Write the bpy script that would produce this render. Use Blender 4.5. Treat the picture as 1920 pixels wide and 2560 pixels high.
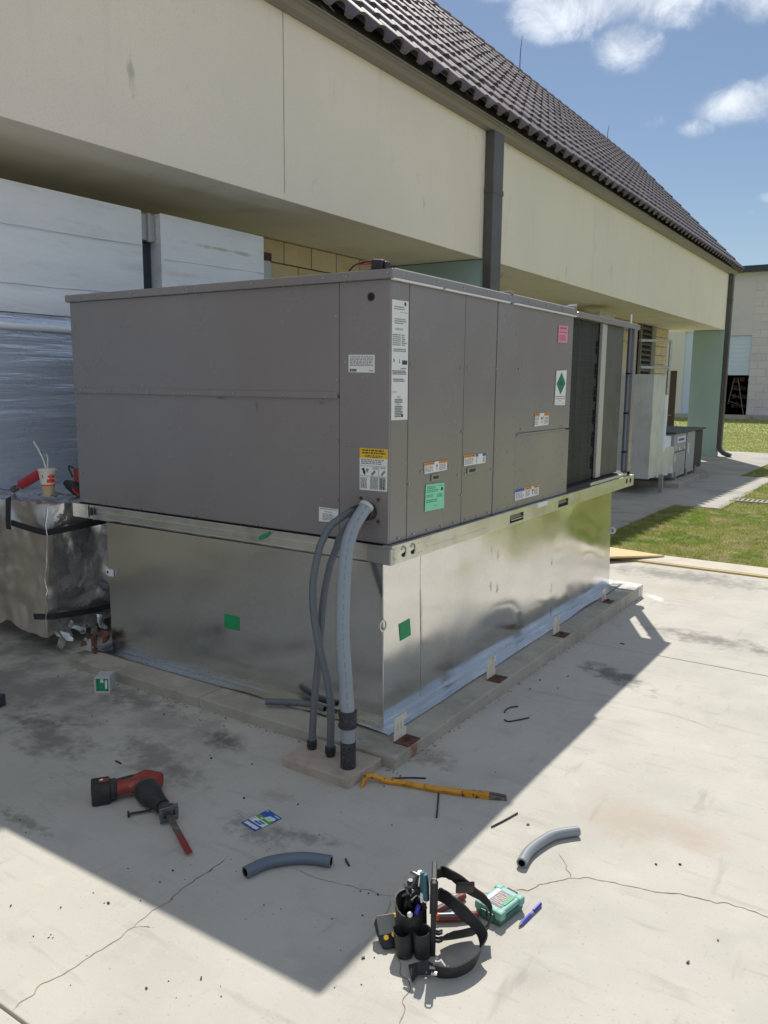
import bpy, bmesh, math, random
import numpy as np
from mathutils import Vector, Matrix, noise

for _o in list(bpy.data.objects):
    bpy.data.objects.remove(_o)
random.seed(7)
SC = bpy.context.scene
COL = SC.collection

# ------------------------------------------------------------------ camera
CAM = Vector((1.9931, -3.0659, 1.65))
YAW, PITCH, ROLL, FPX = 0.582, -0.1582, 0.0093, 2016.57
_cy, _sy, _cp, _sp = math.cos(YAW), math.sin(YAW), math.cos(PITCH), math.sin(PITCH)
FW = Vector((-_sy * _cp, _cy * _cp, _sp))
_r0 = Vector((_cy, _sy, 0)); _u0 = _r0.cross(FW)
RT = _r0 * math.cos(ROLL) + _u0 * math.sin(ROLL)
UP = _u0 * math.cos(ROLL) - _r0 * math.sin(ROLL)
cam_d = bpy.data.cameras.new("camera")
cam_d.sensor_fit = 'VERTICAL'; cam_d.sensor_height = 24.0; cam_d.sensor_width = 18.0
cam_d.lens = FPX / 2560 * 24.0
cam_d.clip_start = 0.05; cam_d.clip_end = 2000
cam = bpy.data.objects.new("camera", cam_d); COL.objects.link(cam)
cam.matrix_world = Matrix(((RT.x, UP.x, -FW.x, CAM.x), (RT.y, UP.y, -FW.y, CAM.y), (RT.z, UP.z, -FW.z, CAM.z), (0, 0, 0, 1)))
SC.camera = cam

# ------------------------------------------------------------------ light
SUN_D = Vector((0.352, -0.70, -1.0)).normalized()
SUN_EL = math.asin(-SUN_D.z)
SUN_AZ = math.atan2(-SUN_D.x, -SUN_D.y)          # clockwise from +Y
sun_d = bpy.data.lights.new("sun", 'SUN'); sun_d.energy = 3.25; sun_d.angle = math.radians(0.53)
sun_d.color = (1.0, 0.955, 0.88)
sun = bpy.data.objects.new("sun", sun_d); COL.objects.link(sun)
sun.rotation_euler = SUN_D.to_track_quat('-Z', 'Y').to_euler()
sun.location = (-8, 14, 22)

SKY_STRENGTH = 0.053
world = bpy.data.worlds.new("World"); SC.world = world; world.use_nodes = True
wn, wl = world.node_tree.nodes, world.node_tree.links
wn.clear()
w_out = wn.new('ShaderNodeOutputWorld'); w_bg = wn.new('ShaderNodeBackground')
w_bg.inputs['Strength'].default_value = SKY_STRENGTH
sky = wn.new('ShaderNodeTexSky'); sky.sky_type = 'NISHITA'; sky.sun_disc = False
sky.sun_elevation = SUN_EL; sky.sun_rotation = SUN_AZ
sky.air_density = 1.0; sky.dust_density = 0.3; sky.ozone_density = 1.8
w_tc = wn.new('ShaderNodeTexCoord')
def wmath(op, a, b=None, c=None):
    n = wn.new('ShaderNodeMath'); n.operation = op
    for i, v in enumerate((a, b, c)):
        if v is None: continue
        if isinstance(v, (int, float)): n.inputs[i].default_value = v
        else: wl.new(v, n.inputs[i])
    return n.outputs[0]
def wsmooth(v, a, b):
    n = wn.new('ShaderNodeMapRange'); n.interpolation_type = 'SMOOTHSTEP'
    n.inputs['From Min'].default_value = a; n.inputs['From Max'].default_value = b
    wl.new(v, n.inputs['Value']); return n.outputs[0]
def wdot(v, vec):
    n = wn.new('ShaderNodeVectorMath'); n.operation = 'DOT_PRODUCT'
    wl.new(v, n.inputs[0]); n.inputs[1].default_value = vec
    return n.outputs['Value']
wdir = w_tc.outputs['Generated']
w_sep = wn.new('ShaderNodeSeparateXYZ'); wl.new(wdir, w_sep.inputs[0])
# flat cloud layer: direction projected on a level sheet, with big and small noise
zc = wmath('MAXIMUM', w_sep.outputs['Z'], 0.03)
w_cmb = wn.new('ShaderNodeCombineXYZ')
wl.new(wmath('DIVIDE', w_sep.outputs['X'], zc), w_cmb.inputs[0])
wl.new(wmath('DIVIDE', w_sep.outputs['Y'], zc), w_cmb.inputs[1])
n1 = wn.new('ShaderNodeTexNoise'); n1.inputs['Scale'].default_value = 0.75; n1.inputs['Detail'].default_value = 7; n1.inputs['Roughness'].default_value = 0.55
wl.new(w_cmb.outputs[0], n1.inputs['Vector'])
n2 = wn.new('ShaderNodeTexNoise'); n2.inputs['Scale'].default_value = 17.0; n2.inputs['Detail'].default_value = 8; n2.inputs['Roughness'].default_value = 0.62; n2.inputs['Distortion'].default_value = 0.4
wl.new(wdir, n2.inputs['Vector'])
# the clouds that stand in the view, each an ellipse in direction space broken up by the noise
def wblob(c, rx, rz, k=1.0):
    c = Vector(c).normalized(); h = Vector((c.y, -c.x, 0)).normalized(); v = h.cross(c)
    a = wmath('DIVIDE', wdot(wdir, h), rx); b = wmath('DIVIDE', wdot(wdir, v), rz)
    front = wmath('GREATER_THAN', wdot(wdir, c), 0.0)
    q = wmath('SUBTRACT', 1.0, wmath('ADD', wmath('MULTIPLY', a, a), wmath('MULTIPLY', b, b)))
    q = wmath('MULTIPLY', wmath('MAXIMUM', q, -1.4), k)
    return wmath('SUBTRACT', wmath('MULTIPLY', q, front), wmath('MULTIPLY', wmath('SUBTRACT', 1.0, front), 2.0))
blobs = None
for c, rx, rz, k in (((-0.345, 0.868, 0.392), 0.075, 0.036, 1.0), ((-0.26, 0.885, 0.392), 0.085, 0.040, 1.0), ((-0.29, 0.895, 0.352), 0.040, 0.028, .85),
                     ((-0.17, 0.905, 0.395), 0.05, 0.045, 1.0), ((-0.185, 0.940, 0.287), 0.050, 0.023, 1.0), ((-0.15, 0.945, 0.292), 0.045, 0.022, 1.0),
                     ((-0.226, 0.937, 0.268), 0.022, 0.012, .75), ((-0.405, 0.822, 0.405), 0.03, 0.016, .7),
                     ((-0.155, 0.968, 0.197), 0.016, 0.006, .4), ((-0.172, 0.970, 0.185), 0.010, 0.004, .35), ((-0.268, 0.925, 0.279), 0.014, 0.008, .35)):
    b = wblob(c, rx, rz, k)
    blobs = b if blobs is None else wmath('MAXIMUM', blobs, b)
fine = wmath('MULTIPLY', wmath('SUBTRACT', n2.outputs['Fac'], 0.5), 2.6)
dens_a = wsmooth(wmath('ADD', blobs, fine), -0.08, 1.35)
# scattered cloud added over the unseen sky to brighten the shade, view kept clear
clear = wsmooth(wdot(wdir, Vector((-0.30, 0.91, 0.30)).normalized()), 0.90, 0.975)
dens_b = wsmooth(wmath('SUBTRACT', n1.outputs['Fac'], wmath('MULTIPLY', clear, 0.8)), 0.42, 0.60)
dens = wmath('MAXIMUM', dens_a, wmath('MULTIPLY', dens_b, 0.9))
w_cl = wn.new('ShaderNodeMixRGB'); w_cl.blend_type = 'MIX'
shade = wn.new('ShaderNodeMixRGB'); shade.inputs[1].default_value = (8.4, 9.1, 10.3, 1); shade.inputs[2].default_value = (12.0, 12.8, 13.8, 1)
wl.new(wsmooth(n2.outputs['Fac'], 0.35, 0.62), shade.inputs[0])
wl.new(wmath('MULTIPLY', dens, 0.93), w_cl.inputs[0]); wl.new(sky.outputs[0], w_cl.inputs[1]); wl.new(shade.outputs[0], w_cl.inputs[2])
wl.new(w_cl.outputs[0], w_bg.inputs['Color']); wl.new(w_bg.outputs[0], w_out.inputs['Surface'])

vs = SC.view_settings
vs.view_transform = 'Standard'; vs.look = 'None'; vs.gamma = 1.0; vs.use_curve_mapping = False
vs.exposure = 0.60
SC.render.engine = 'CYCLES'
SC.cycles.max_bounces = 8; SC.cycles.diffuse_bounces = 4; SC.cycles.glossy_bounces = 4
SC.cycles.use_denoising = True
SC.cycles.sample_clamp_indirect = 6.0

# ------------------------------------------------------------------ placing: photo pixel + one known plane -> world point
def _ray(px, py): return FW + RT * ((px - 960) / FPX) - UP * ((py - 1280) / FPX)
def Xp(px, py, x): d = _ray(px, py); return CAM + d * ((x - CAM.x) / d.x)
def Yp(px, py, y): d = _ray(px, py); return CAM + d * ((y - CAM.y) / d.y)
def Zp(px, py, z): d = _ray(px, py); return CAM + d * ((z - CAM.z) / d.z)
def gz(y): return -0.0135 * max(0.0, min(y, 21.0))      # the ground falls gently away from the camera
def Gp(px, py, h=0.0):
    z = h
    for _ in range(6):
        p = Zp(px, py, z); z = gz(p.y) + h
    return Zp(px, py, z)

# ------------------------------------------------------------------ materials
def PM(name, col, rough=.6, metal=0.0, lay=(), zones=(), bump=(), rvar=None, spec=.5, objvar=0.0, coat=0.0):
    m = bpy.data.materials.new(name); m.use_nodes = True
    nt = m.node_tree; N, L = nt.nodes, nt.links
    b = N['Principled BSDF']
    b.inputs['Base Color'].default_value = (*col, 1); b.inputs['Roughness'].default_value = rough; b.inputs['Metallic'].default_value = metal
    b.inputs['Specular IOR Level'].default_value = spec
    if coat: b.inputs['Coat Weight'].default_value = coat
    geo = N.new('ShaderNodeNewGeometry'); pos = geo.outputs['Position']
    def nz(scale, stretch=None, detail=5, rg=.55):
        t = N.new('ShaderNodeTexNoise'); t.inputs['Scale'].default_value = scale; t.inputs['Detail'].default_value = detail; t.inputs['Roughness'].default_value = rg
        if stretch:
            mp = N.new('ShaderNodeMapping'); mp.inputs['Scale'].default_value = stretch[:3]
            if len(stretch) > 3: mp.inputs['Rotation'].default_value = (0, 0, stretch[3])
            L.new(pos, mp.inputs['Vector']); L.new(mp.outputs[0], t.inputs['Vector'])
        else: L.new(pos, t.inputs['Vector'])
        return t.outputs['Fac']
    def mr(v, a, c, lo, hi, smooth=True):
        n = N.new('ShaderNodeMapRange')
        if smooth: n.interpolation_type = 'SMOOTHSTEP'
        for k, x in (('From Min', a), ('From Max', c), ('To Min', lo), ('To Max', hi)): n.inputs[k].default_value = x
        L.new(v, n.inputs['Value']); return n.outputs[0]
    cur = None
    def mix(fac, c2):
        nonlocal cur
        n = N.new('ShaderNodeMixRGB'); L.new(fac, n.inputs[0])
        if cur is None: n.inputs[1].default_value = (*col, 1)
        else: L.new(cur, n.inputs[1])
        n.inputs[2].default_value = (*c2, 1); cur = n.outputs[0]
    for l in lay:                      # (colour, scale, lo, hi, amount, stretch)
        c2, sc_, lo, hi, amt = l[:5]
        mix(mr(nz(sc_, l[5] if len(l) > 5 else None), lo, hi, 0, amt), c2)
    for z in zones:                    # (colour, centre, (rx,ry,rz), amount, noise scale)
        c2, ctr, rad, amt, nsc = z[:5]
        rot = z[5] if len(z) > 5 else 0.0
        mp = N.new('ShaderNodeVectorMath'); mp.operation = 'SUBTRACT'; L.new(pos, mp.inputs[0]); mp.inputs[1].default_value = ctr
        src = mp.outputs[0]
        if rot:
            vr = N.new('ShaderNodeVectorRotate'); vr.rotation_type = 'Z_AXIS'; vr.inputs['Angle'].default_value = rot; L.new(src, vr.inputs['Vector']); src = vr.outputs[0]
        dv = N.new('ShaderNodeVectorMath'); dv.operation = 'DIVIDE'; L.new(src, dv.inputs[0]); dv.inputs[1].default_value = rad
        ln = N.new('ShaderNodeVectorMath'); ln.operation = 'LENGTH'; L.new(dv.outputs[0], ln.inputs[0])
        a = N.new('ShaderNodeMath'); a.operation = 'MULTIPLY_ADD'; L.new(nz(nsc * 1.6, None, 8, .68), a.inputs[0]); a.inputs[1].default_value = 2.6; L.new(ln.outputs['Value'], a.inputs[2])
        mix(mr(a.outputs[0], 1.35, 2.2, amt, 0), c2)
    if objvar:
        oi = N.new('ShaderNodeObjectInfo')
        hs = N.new('ShaderNodeHueSaturation')
        L.new(mr(oi.outputs['Random'], 0, 1, 1 - objvar, 1 + objvar, False), hs.inputs['Value'])
        if cur is None: hs.inputs['Color'].default_value = (*col, 1)
        else: L.new(cur, hs.inputs['Color'])
        cur = hs.outputs[0]
    if cur is not None: L.new(cur, b.inputs['Base Color'])
    if rvar:                           # (scale, lo, hi)
        L.new(mr(nz(rvar[0], rvar[3] if len(rvar) > 3 else None), .3, .7, rvar[1], rvar[2]), b.inputs['Roughness'])
    last = None
    for bp in bump:                    # (scale, strength, distance, stretch)
        bn = N.new('ShaderNodeBump'); bn.inputs['Strength'].default_value = bp[1]; bn.inputs['Distance'].default_value = bp[2]
        L.new(nz(bp[0], bp[3] if len(bp) > 3 else None, 4 if bp[0] > 4 else 0.6), bn.inputs['Height'])
        if last is not None: L.new(last, bn.inputs['Normal'])
        last = bn.outputs[0]
    if last is not None: L.new(last, b.inputs['Normal'])
    return m

_gs = []   # stains and some painted shade on the ground slab: (colour, photo px, size, amount)
def stain(c, px, py, rx, ry, amt, nsc, rot=0.0):
    p = Gp(px, py); _gs.append((c, (p.x, p.y, p.z), (rx, ry, .4), amt, nsc, rot))
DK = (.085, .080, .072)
stain(DK, 560, 1850, .20, .10, .75, 9, .3); stain(DK, 400, 1900, .5, .18, .55, 7, .25); stain(DK, 120, 1840, .5, .2, .6, 6, .2)
stain(DK, 640, 2070, .22, .12, .5, 12, .2); stain(DK, 760, 2090, .2, .05, .5, 10, -.2); stain(DK, 330, 1740, .5, .16, .5, 8)
stain(DK, 60, 1720, 1.0, .55, .55, 3); stain(DK, 420, 1800, .8, .25, .35, 4); stain(DK, 1540, 1690, .35, .16, .75, 7, .5); stain(DK, 1780, 1600, .6, .22, .6, 6, .1); stain(DK, 90, 1620, .5, .3, .6, 5)  # the broad zones at left are part dirt, part painted shade
stain((.20, .15, .10), 1090, 1900, .16, .10, .6, 9); stain((.17, .13, .09), 690, 1990, .14, .08, .3, 14)
stain((.42, .33, .25), 1620, 2060, .5, .25, .45, 4); stain((.42, .33, .25), 1700, 1480, .5, .3, .35, 4); stain(DK, 60, 2055, .25, .05, .5, 16)
stain((.8, .8, .78), 1640, 1495, .16, .07, .95, 14, .8); stain(DK, 1700, 1440, 1.2, .35, .5, 5)
stain((.16, .13, .09), 1040, 1870, .10, .10, .5, 14)
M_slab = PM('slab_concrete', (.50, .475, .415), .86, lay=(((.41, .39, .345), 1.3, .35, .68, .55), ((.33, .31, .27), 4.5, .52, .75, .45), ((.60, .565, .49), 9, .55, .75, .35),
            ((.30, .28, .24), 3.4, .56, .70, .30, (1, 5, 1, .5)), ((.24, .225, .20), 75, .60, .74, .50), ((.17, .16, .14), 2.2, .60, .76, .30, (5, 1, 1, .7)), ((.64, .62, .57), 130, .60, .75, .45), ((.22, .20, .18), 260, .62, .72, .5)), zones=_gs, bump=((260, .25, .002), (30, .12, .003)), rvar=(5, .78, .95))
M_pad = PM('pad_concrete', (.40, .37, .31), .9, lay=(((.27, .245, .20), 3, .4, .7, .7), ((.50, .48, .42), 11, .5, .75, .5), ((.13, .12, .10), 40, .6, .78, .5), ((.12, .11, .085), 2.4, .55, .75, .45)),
           zones=(((.22, .085, .03), (.25, -.15, .02), (.03, .05, .09), .9, 20), ((.25, .10, .04), (.20, -.14, .06), (.09, .10, .04), .6, 16), ((.22, .09, .04), (.19, .80, .06), (.07, .07, .05), .6, 20), ((.22, .09, .04), (.19, 1.75, .06), (.07, .07, .05), .6, 20),
                  ((.12, .085, .05), (-2.02, -.2, .06), (.12, .10, .05), .75, 14), ((.80, .80, .79), (.1, 3.5, .06), (.6, .42, .2), 1.0, 8)), bump=((140, .5, .004), (22, .4, .008)))  # the white far-end zone paints sunlight onto the pad
M_stub = PM('stub_pad_concrete', (.43, .36, .30), .92, lay=(((.31, .24, .185), 9, .42, .65, .6), ((.42, .36, .30), 20, .55, .75, .6), ((.08, .07, .06), 60, .66, .78, .8)), bump=((150, .5, .003),))
M_walk = PM('walk_concrete', (.42, .395, .345), .9, lay=(((.27, .255, .23), .8, .38, .7, .7), ((.14, .135, .125), 1.8, .55, .75, .6, (1, 2.5, 1)), ((.52, .49, .43), 6, .55, .75, .4)), bump=((60, .2, .004),))
M_soil = PM('soil', (.16, .12, .08), .95, lay=(((.10, .075, .05), 6, .4, .65, .8),), bump=((40, .5, .01),))
M_joint = PM('joint_filler', (.13, .085, .055), .95)
M_crack = PM('crack_dark', (.17, .13, .095), .95, lay=(((.34, .28, .21), 7, .40, .60, .95),))
M_lawn = PM('lawn_soil', (.28, .30, .11), .95, lay=(((.24, .30, .08), 1.2, .38, .62, .8), ((.36, .30, .16), 3.5, .55, .72, .8), ((.10, .13, .03), 18, .55, .72, .6), ((.38, .37, .13), .35, .5, .7, .6)), bump=((90, .6, .02),))
M_blade = PM('grass_blade', (.25, .34, .07), .6, lay=(((.42, .41, .15), 1.3, .36, .62, .95), ((.56, .47, .29), 4.2, .47, .64, .9), ((.15, .25, .045), 9, .55, .72, .8)), spec=.3)
M_cream = PM('cream_stucco', (.875, .795, .675), .9, lay=(((.80, .735, .63), .7, .4, .7, .6), ((.74, .68, .58), 70, .50, .68, .5), ((.50, .465, .40), 3.0, .58, .78, .24, (1, 2.1, .10)), ((.36, .34, .29), 2.2, .62, .80, .40, (1.6, 1.2, .7)), ((.28, .265, .23), 7.0, .66, .80, .50, (1, 1, .45))), bump=((90, .35, .004), (300, .2, .002)))
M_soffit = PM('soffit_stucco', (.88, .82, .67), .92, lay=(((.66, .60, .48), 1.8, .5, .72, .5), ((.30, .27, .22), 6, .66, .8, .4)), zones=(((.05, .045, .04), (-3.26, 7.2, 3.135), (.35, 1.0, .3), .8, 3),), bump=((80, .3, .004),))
M_teal = PM('teal_stucco', (.37, .51, .475), .88, lay=(((.33, .46, .43), 1.5, .4, .7, .6), ((.22, .3, .28), 9, .62, .8, .3)), bump=((120, .35, .004),))
M_block = PM('tan_block', (.66, .55, .38), .92, lay=(((.57, .46, .31), 5, .4, .7, .7), ((.30, .23, .14), 30, .6, .8, .4)), bump=((120, .5, .004),), objvar=.06)
M_mortar = PM('mortar', (.64, .56, .42), .95)
M_tile = PM('roof_tile', (.125, .098, .112), .6, lay=(((.17, .135, .148), 3.0, .42, .68, .6), ((.07, .055, .066), 14, .55, .75, .6), ((.26, .22, .20), 26, .64, .8, .5)), objvar=.24, bump=((120, .3, .003),))
M_gutter = PM('gutter_bronze', (.235, .208, .178), .42, lay=(((.27, .24, .205), 3, .45, .7, .5, (1, .4, 1)),), spec=.5)
M_spout = PM('downspout_dark', (.085, .080, .078), .45, lay=(((.13, .115, .10), 4, .45, .7, .5),))
M_unit = PM('unit_grey_paint', (.222, .204, .207), .40, lay=(((.242, .224, .226), 1.3, .4, .7, .5), ((.185, .170, .170), 2.2, .40, .90, .5, (1, 1, .3))), rvar=(3, .18, .30), spec=.8,
            zones=(((.07, .062, .058), (-1.045, 0, 1.565), (.05, .05, .010), .8, 26), ((.07, .062, .058), (-.38, 0, 1.555), (.04, .05, .012), .7, 26), ((.08, .07, .065), (-.80, 0, 1.53), (.016, .05, .045), .5, 40)))
M_unit_in = PM('unit_shadow_gap', (.035, .034, .034), .7)
M_screw = PM('screw_zinc', (.55, .54, .52), .35, 1.0)
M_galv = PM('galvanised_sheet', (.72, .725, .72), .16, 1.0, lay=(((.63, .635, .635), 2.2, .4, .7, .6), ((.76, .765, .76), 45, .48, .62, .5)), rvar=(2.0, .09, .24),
            zones=tuple(((.27, .265, .28), tuple(Xp(a, b, .03)), (.05, .030, .050), .85, 18) for a, b in ((1238, 1376), (1254, 1388), (1234, 1468), (1249, 1472), (1385, 1405), (1384, 1470), (1170, 1760), (1380, 1532))) +
                  (((.30, .29, .30), tuple(Xp(1062, 1500, .03)), (.05, .018, .42), .45, 5), ((.86, .86, .84), tuple(Yp(918, 1433, -.05)), (.012, .02, .012), .9, 30), ((.86, .86, .84), tuple(Yp(940, 1745, -.06)), (.01, .02, .02), .8, 30),  # first zone paints the dark reflected line down the seam
                   ((.85, .85, .83), tuple(Yp(450, 1647, -.06)), (.05, .02, .006), .8, 60), ((.85, .85, .83), tuple(Yp(710, 1717, -.06)), (.05, .02, .006), .8, 60)),
            bump=((1.6, .30, .05), (55, .015, .001)))
M_flange = PM('galvanised_flange', (.52, .56, .60), .26, 1.0, lay=(((.44, .48, .52), 3, .4, .7, .6),), rvar=(4, .20, .34))  # blue tint puts the reflected sky into the steel colour
M_rail = PM('galvanised_rail', (.70, .695, .65), .36, 1.0, lay=(((.55, .54, .50), 5, .45, .7, .7), ((.85, .85, .80), 40, .62, .75, .5, (1, .3, 2))), rvar=(12, .28, .48), bump=((30, .10, .002),))
M_rail_dk = PM('galvanised_bracket', (.50, .52, .50), .42, 1.0, lay=(((.38, .40, .39), 8, .45, .7, .7),))
M_black = PM('black_hole', (.006, .006, .006), .8)
M_blackp = PM('black_plastic', (.020, .020, .022), .45, lay=(((.05, .05, .05), 40, .55, .75, .5),))
M_webbing = PM('black_webbing', (.022, .022, .025), .75, lay=(((.055, .055, .055), 20, .5, .7, .5),), bump=((400, .4, .001),))
M_speck = PM('black_speckled', (.022, .023, .025), .5, lay=(((.30, .30, .29), 330, .58, .66, .8),))
M_white = PM('white_print', (.74, .75, .74), .5)
M_print = PM('grey_print', (.20, .20, .205), .6)
M_printk = PM('black_print', (.03, .03, .035), .6)
M_yellow = PM('yellow_print', (.74, .48, .012), .5)
M_orange = PM('orange_print', (.70, .30, .06), .5)
M_blue = PM('blue_print', (.035, .14, .45), .5)
M_bluebr = PM('bright_blue_print', (.02, .09, .38), .4)
M_mint = PM('mint_paper', (.25, .72, .47), .6)
M_mintd = PM('dark_mint_print', (.03, .27, .13), .6)
M_tape = PM('green_tape', (.012, .30, .11), .5, lay=(((.02, .24, .09), 40, .4, .6, .5),))
M_greenp = PM('green_print', (.10, .38, .05), .5)
M_diam = PM('green_diamond_print', (.006, .17, .095), .5)
M_pink = PM('pink_paper', (.70, .30, .36), .6)
M_pinkd = PM('dark_pink_print', (.42, .05, .16), .6)
M_plate = PM('cover_plate', (.25, .215, .20), .5, lay=(((.19, .15, .13), 14, .45, .7, .6),))
M_latch = PM('latch_plate', (.33, .33, .33), .35, .6)
M_coil_dk = PM('coil_dark', (.022, .024, .025), .55, .2, lay=(((.045, .047, .046), 4, .45, .65, .7, (1, 6, .4)), ((.10, .10, .095), 9, .62, .74, .6, (1, 9, .3))), bump=((60, .4, .004, (1, .4, 6)),))
M_coil = PM('coil_grey', (.120, .118, .112), .5, .4, lay=(((.085, .083, .08), 6, .45, .65, .7), ((.40, .40, .38), 30, .72, .78, .7, (1, 3, .5))), bump=((50, .35, .003, (1, .4, 8)),))
M_alu = PM('aluminium_strip', (.50, .485, .45), .5, .4, lay=(((.55, .54, .50), 22, .5, .65, .6, (1, 1, 2)),))
M_copper = PM('copper_tube', (.45, .20, .11), .35, 1.0)
M_pvc = PM('grey_pvc', (.265, .30, .335), .42, lay=(((.22, .25, .28), 8, .45, .7, .5),), bump=((500, .1, .001),))
M_pvcd = PM('dark_grey_pvc', (.115, .130, .145), .42, lay=(((.09, .10, .115), 8, .45, .7, .5),), bump=((500, .1, .001),))
M_pvcb = PM('blue_grey_pvc', (.115, .150, .195), .38)
M_pvcl = PM('light_grey_pvc', (.235, .26, .285), .38)
M_rust = PM('rusty_steel', (.085, .036, .026), .85, lay=(((.17, .075, .035), 26, .48, .66, .8), ((.05, .03, .03), 50, .55, .7, .7)), bump=((220, .5, .002),))
M_brkt = PM('bracket_white_paint', (.66, .60, .50), .6, lay=(((.30, .13, .05), 22, .55, .68, .8, (1, 1, .4)), ((.75, .72, .66), 8, .5, .7, .5)))
M_crow = PM('yellow_bar_paint', (.62, .275, .012), .45, lay=(((.70, .36, .03), 9, .45, .7, .5), ((.42, .18, .012), 22, .52, .68, .6), ((.075, .04, .02), 42, .60, .67, .9)), zones=(((.10, .06, .03), (.60, -.285, .01), (.10, .06, .05), .8, 36),))
M_worn = PM('worn_steel', (.15, .115, .10), .55, .5, lay=(((.36, .27, .20), 34, .55, .68, .7),))
M_redt = PM('red_tool', (.33, .045, .032), .5, lay=(((.22, .035, .026), 18, .42, .65, .7), ((.30, .20, .17), 40, .60, .74, .55), ((.05, .03, .028), 60, .64, .74, .6)))
M_redb = PM('red_blade', (.24, .028, .030), .5)
M_rubber = PM('black_rubber', (.020, .022, .022), .6, lay=(((.060, .060, .058), 12, .48, .70, .6), ((.12, .115, .105), 60, .62, .76, .5)))
M_steel = PM('steel_dark', (.17, .175, .18), .4, .8)
M_chrome = PM('bright_steel', (.75, .75, .76), .2, 1.0)
M_foil = PM('foil_wrap', (.88, .87, .86), .22, .9, bump=((9, .25, .02), (34, .2, .006)), rvar=(6, .12, .30))
M_foilm = PM('foil_wrap_dull', (.78, .735, .69), .34, .9, lay=(((.68, .63, .58), 2.5, .4, .7, .6),), bump=((4, .5, .04, (1, 1, .3)), (30, .2, .005)))
M_foilb = PM('foil_painted_sky', (.64, .71, .82), .28, .35, lay=(((.50, .58, .71), 2.2, .4, .7, .5, (1, .3, 3)), ((.75, .80, .86), 3.4, .66, .78, .5, (1, .25, 5))), bump=((6, .6, .04, (1, .18, 2.6)), (22, .35, .008, (1, .5, 1.6))), rvar=(5, .18, .36))  # sky reflection painted in as a blue base with pale streaks
M_wrap = PM('white_duct_wrap', (.86, .89, .92), .72, lay=(((.79, .82, .86), 2, .4, .7, .6), ((.45, .42, .36), 3.2, .64, .78, .5, (1, .5, 3)), ((.50, .52, .54), 60, .62, .78, .4), ((.62, .65, .68), 5, .55, .72, .5, (1, .4, 3))), zones=(((.50, .42, .30), tuple(Xp(560, 625, -3.04)), (.2, .62, .022), .75, 5), ((.60, .54, .44), tuple(Xp(470, 690, -3.04)), (.2, .5, .03), .4, 6)), bump=((5, .4, .03, (1, .4, 2)), (140, .3, .003)))
M_wrapseam = PM('wrap_seam', (.58, .61, .63), .8)
M_foilg = PM('foil_wrap_grey', (.74, .75, .74), .45, .6, lay=(((.58, .60, .60), 3, .42, .7, .7), ((.62, .57, .48), 9, .6, .72, .5, (1, 1, .3))), bump=((10, .4, .015, (1, 1, .5)), (60, .2, .004)))
M_cup = PM('cup_white', (.72, .69, .62), .4)
M_drink = PM('cup_drink', (.50, .37, .24), .45)
M_cupred = PM('cup_red_print', (.75, .055, .02), .45)
M_strawg = PM('straw_green', (.55, .68, .50), .4)
M_redcan = PM('red_cylinder', (.42, .022, .035), .35)
M_mult = PM('multimeter_yellow', (.70, .40, .025), .45)
M_screen = PM('multimeter_screen', (.11, .115, .11), .3, spec=.6)
M_tealt = PM('teal_tool', (.02, .11, .15), .4)
M_orange_t = PM('orange_handle', (.62, .11, .03), .4)
M_redh = PM('red_handle', (.21, .03, .022), .5, lay=(((.08, .03, .025), 40, .5, .7, .7),))
M_case = PM('green_case', (.18, .40, .335), .5, lay=(((.14, .33, .275), 30, .5, .7, .5),))
M_cased = PM('dark_green_case', (.045, .135, .10), .5)
M_lens = PM('case_window', (.17, .17, .20), .45, spec=.3)
M_bits = PM('driver_bits', (.25, .20, .18), .5, .3)
M_slotlit = PM('slot_lit_inside', (.30, .29, .20), .8)  # tan stands for light falling inside the fork slots
M_penb = PM('pen_blue', (.04, .045, .42), .35)
M_penc = PM('pen_clear', (.25, .23, .38), .2)
M_jbox = PM('white_box_plastic', (.45, .47, .47), .5)
M_door = PM('brown_door', (.115, .085, .066), .5)
M_farblock = PM('far_block_wall', (.62, .575, .56), .92, objvar=.05, lay=(((.54, .50, .49), .6, .4, .7, .6), ((.30, .27, .25), 2.0, .6, .75, .5, (1, 1, 4))))
M_farfascia = PM('far_dark_fascia', (.035, .045, .06), .5)
M_roll = PM('rollup_door_white', (.58, .66, .76), .55)
M_farcream = PM('far_cream_wall', (.70, .66, .56), .9)
M_ply = PM('plywood', (.66, .50, .27), .8, lay=(((.55, .40, .20), 4, .4, .7, .6, (1, 6, 1)),))
M_kerb = PM('kerb_concrete', (.56, .51, .42), .9, lay=(((.45, .41, .34), 5, .4, .7, .6),), bump=((90, .3, .004),))
M_yline = PM('kerb_yellow_paint', (.62, .47, .20), .8)
M_grate = PM('drain_grate', (.30, .27, .25), .7, lay=(((.2, .17, .15), 8, .4, .7, .6),))
M_acgrey = PM('ac_grey_paint', (.36, .36, .385), .45)

# thin blades let the low back light through
_nt = M_blade.node_tree; _b = _nt.nodes['Principled BSDF']; _t = _nt.nodes.new('ShaderNodeBsdfTranslucent'); _m = _nt.nodes.new('ShaderNodeMixShader'); _m.inputs[0].default_value = .55
_nt.links.new(_b.inputs['Base Color'].links[0].from_socket, _t.inputs['Color']); _nt.links.new(_b.outputs[0], _m.inputs[1]); _nt.links.new(_t.outputs[0], _m.inputs[2])
_nt.links.new(_m.outputs[0], _nt.nodes['Material Output'].inputs['Surface'])

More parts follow.
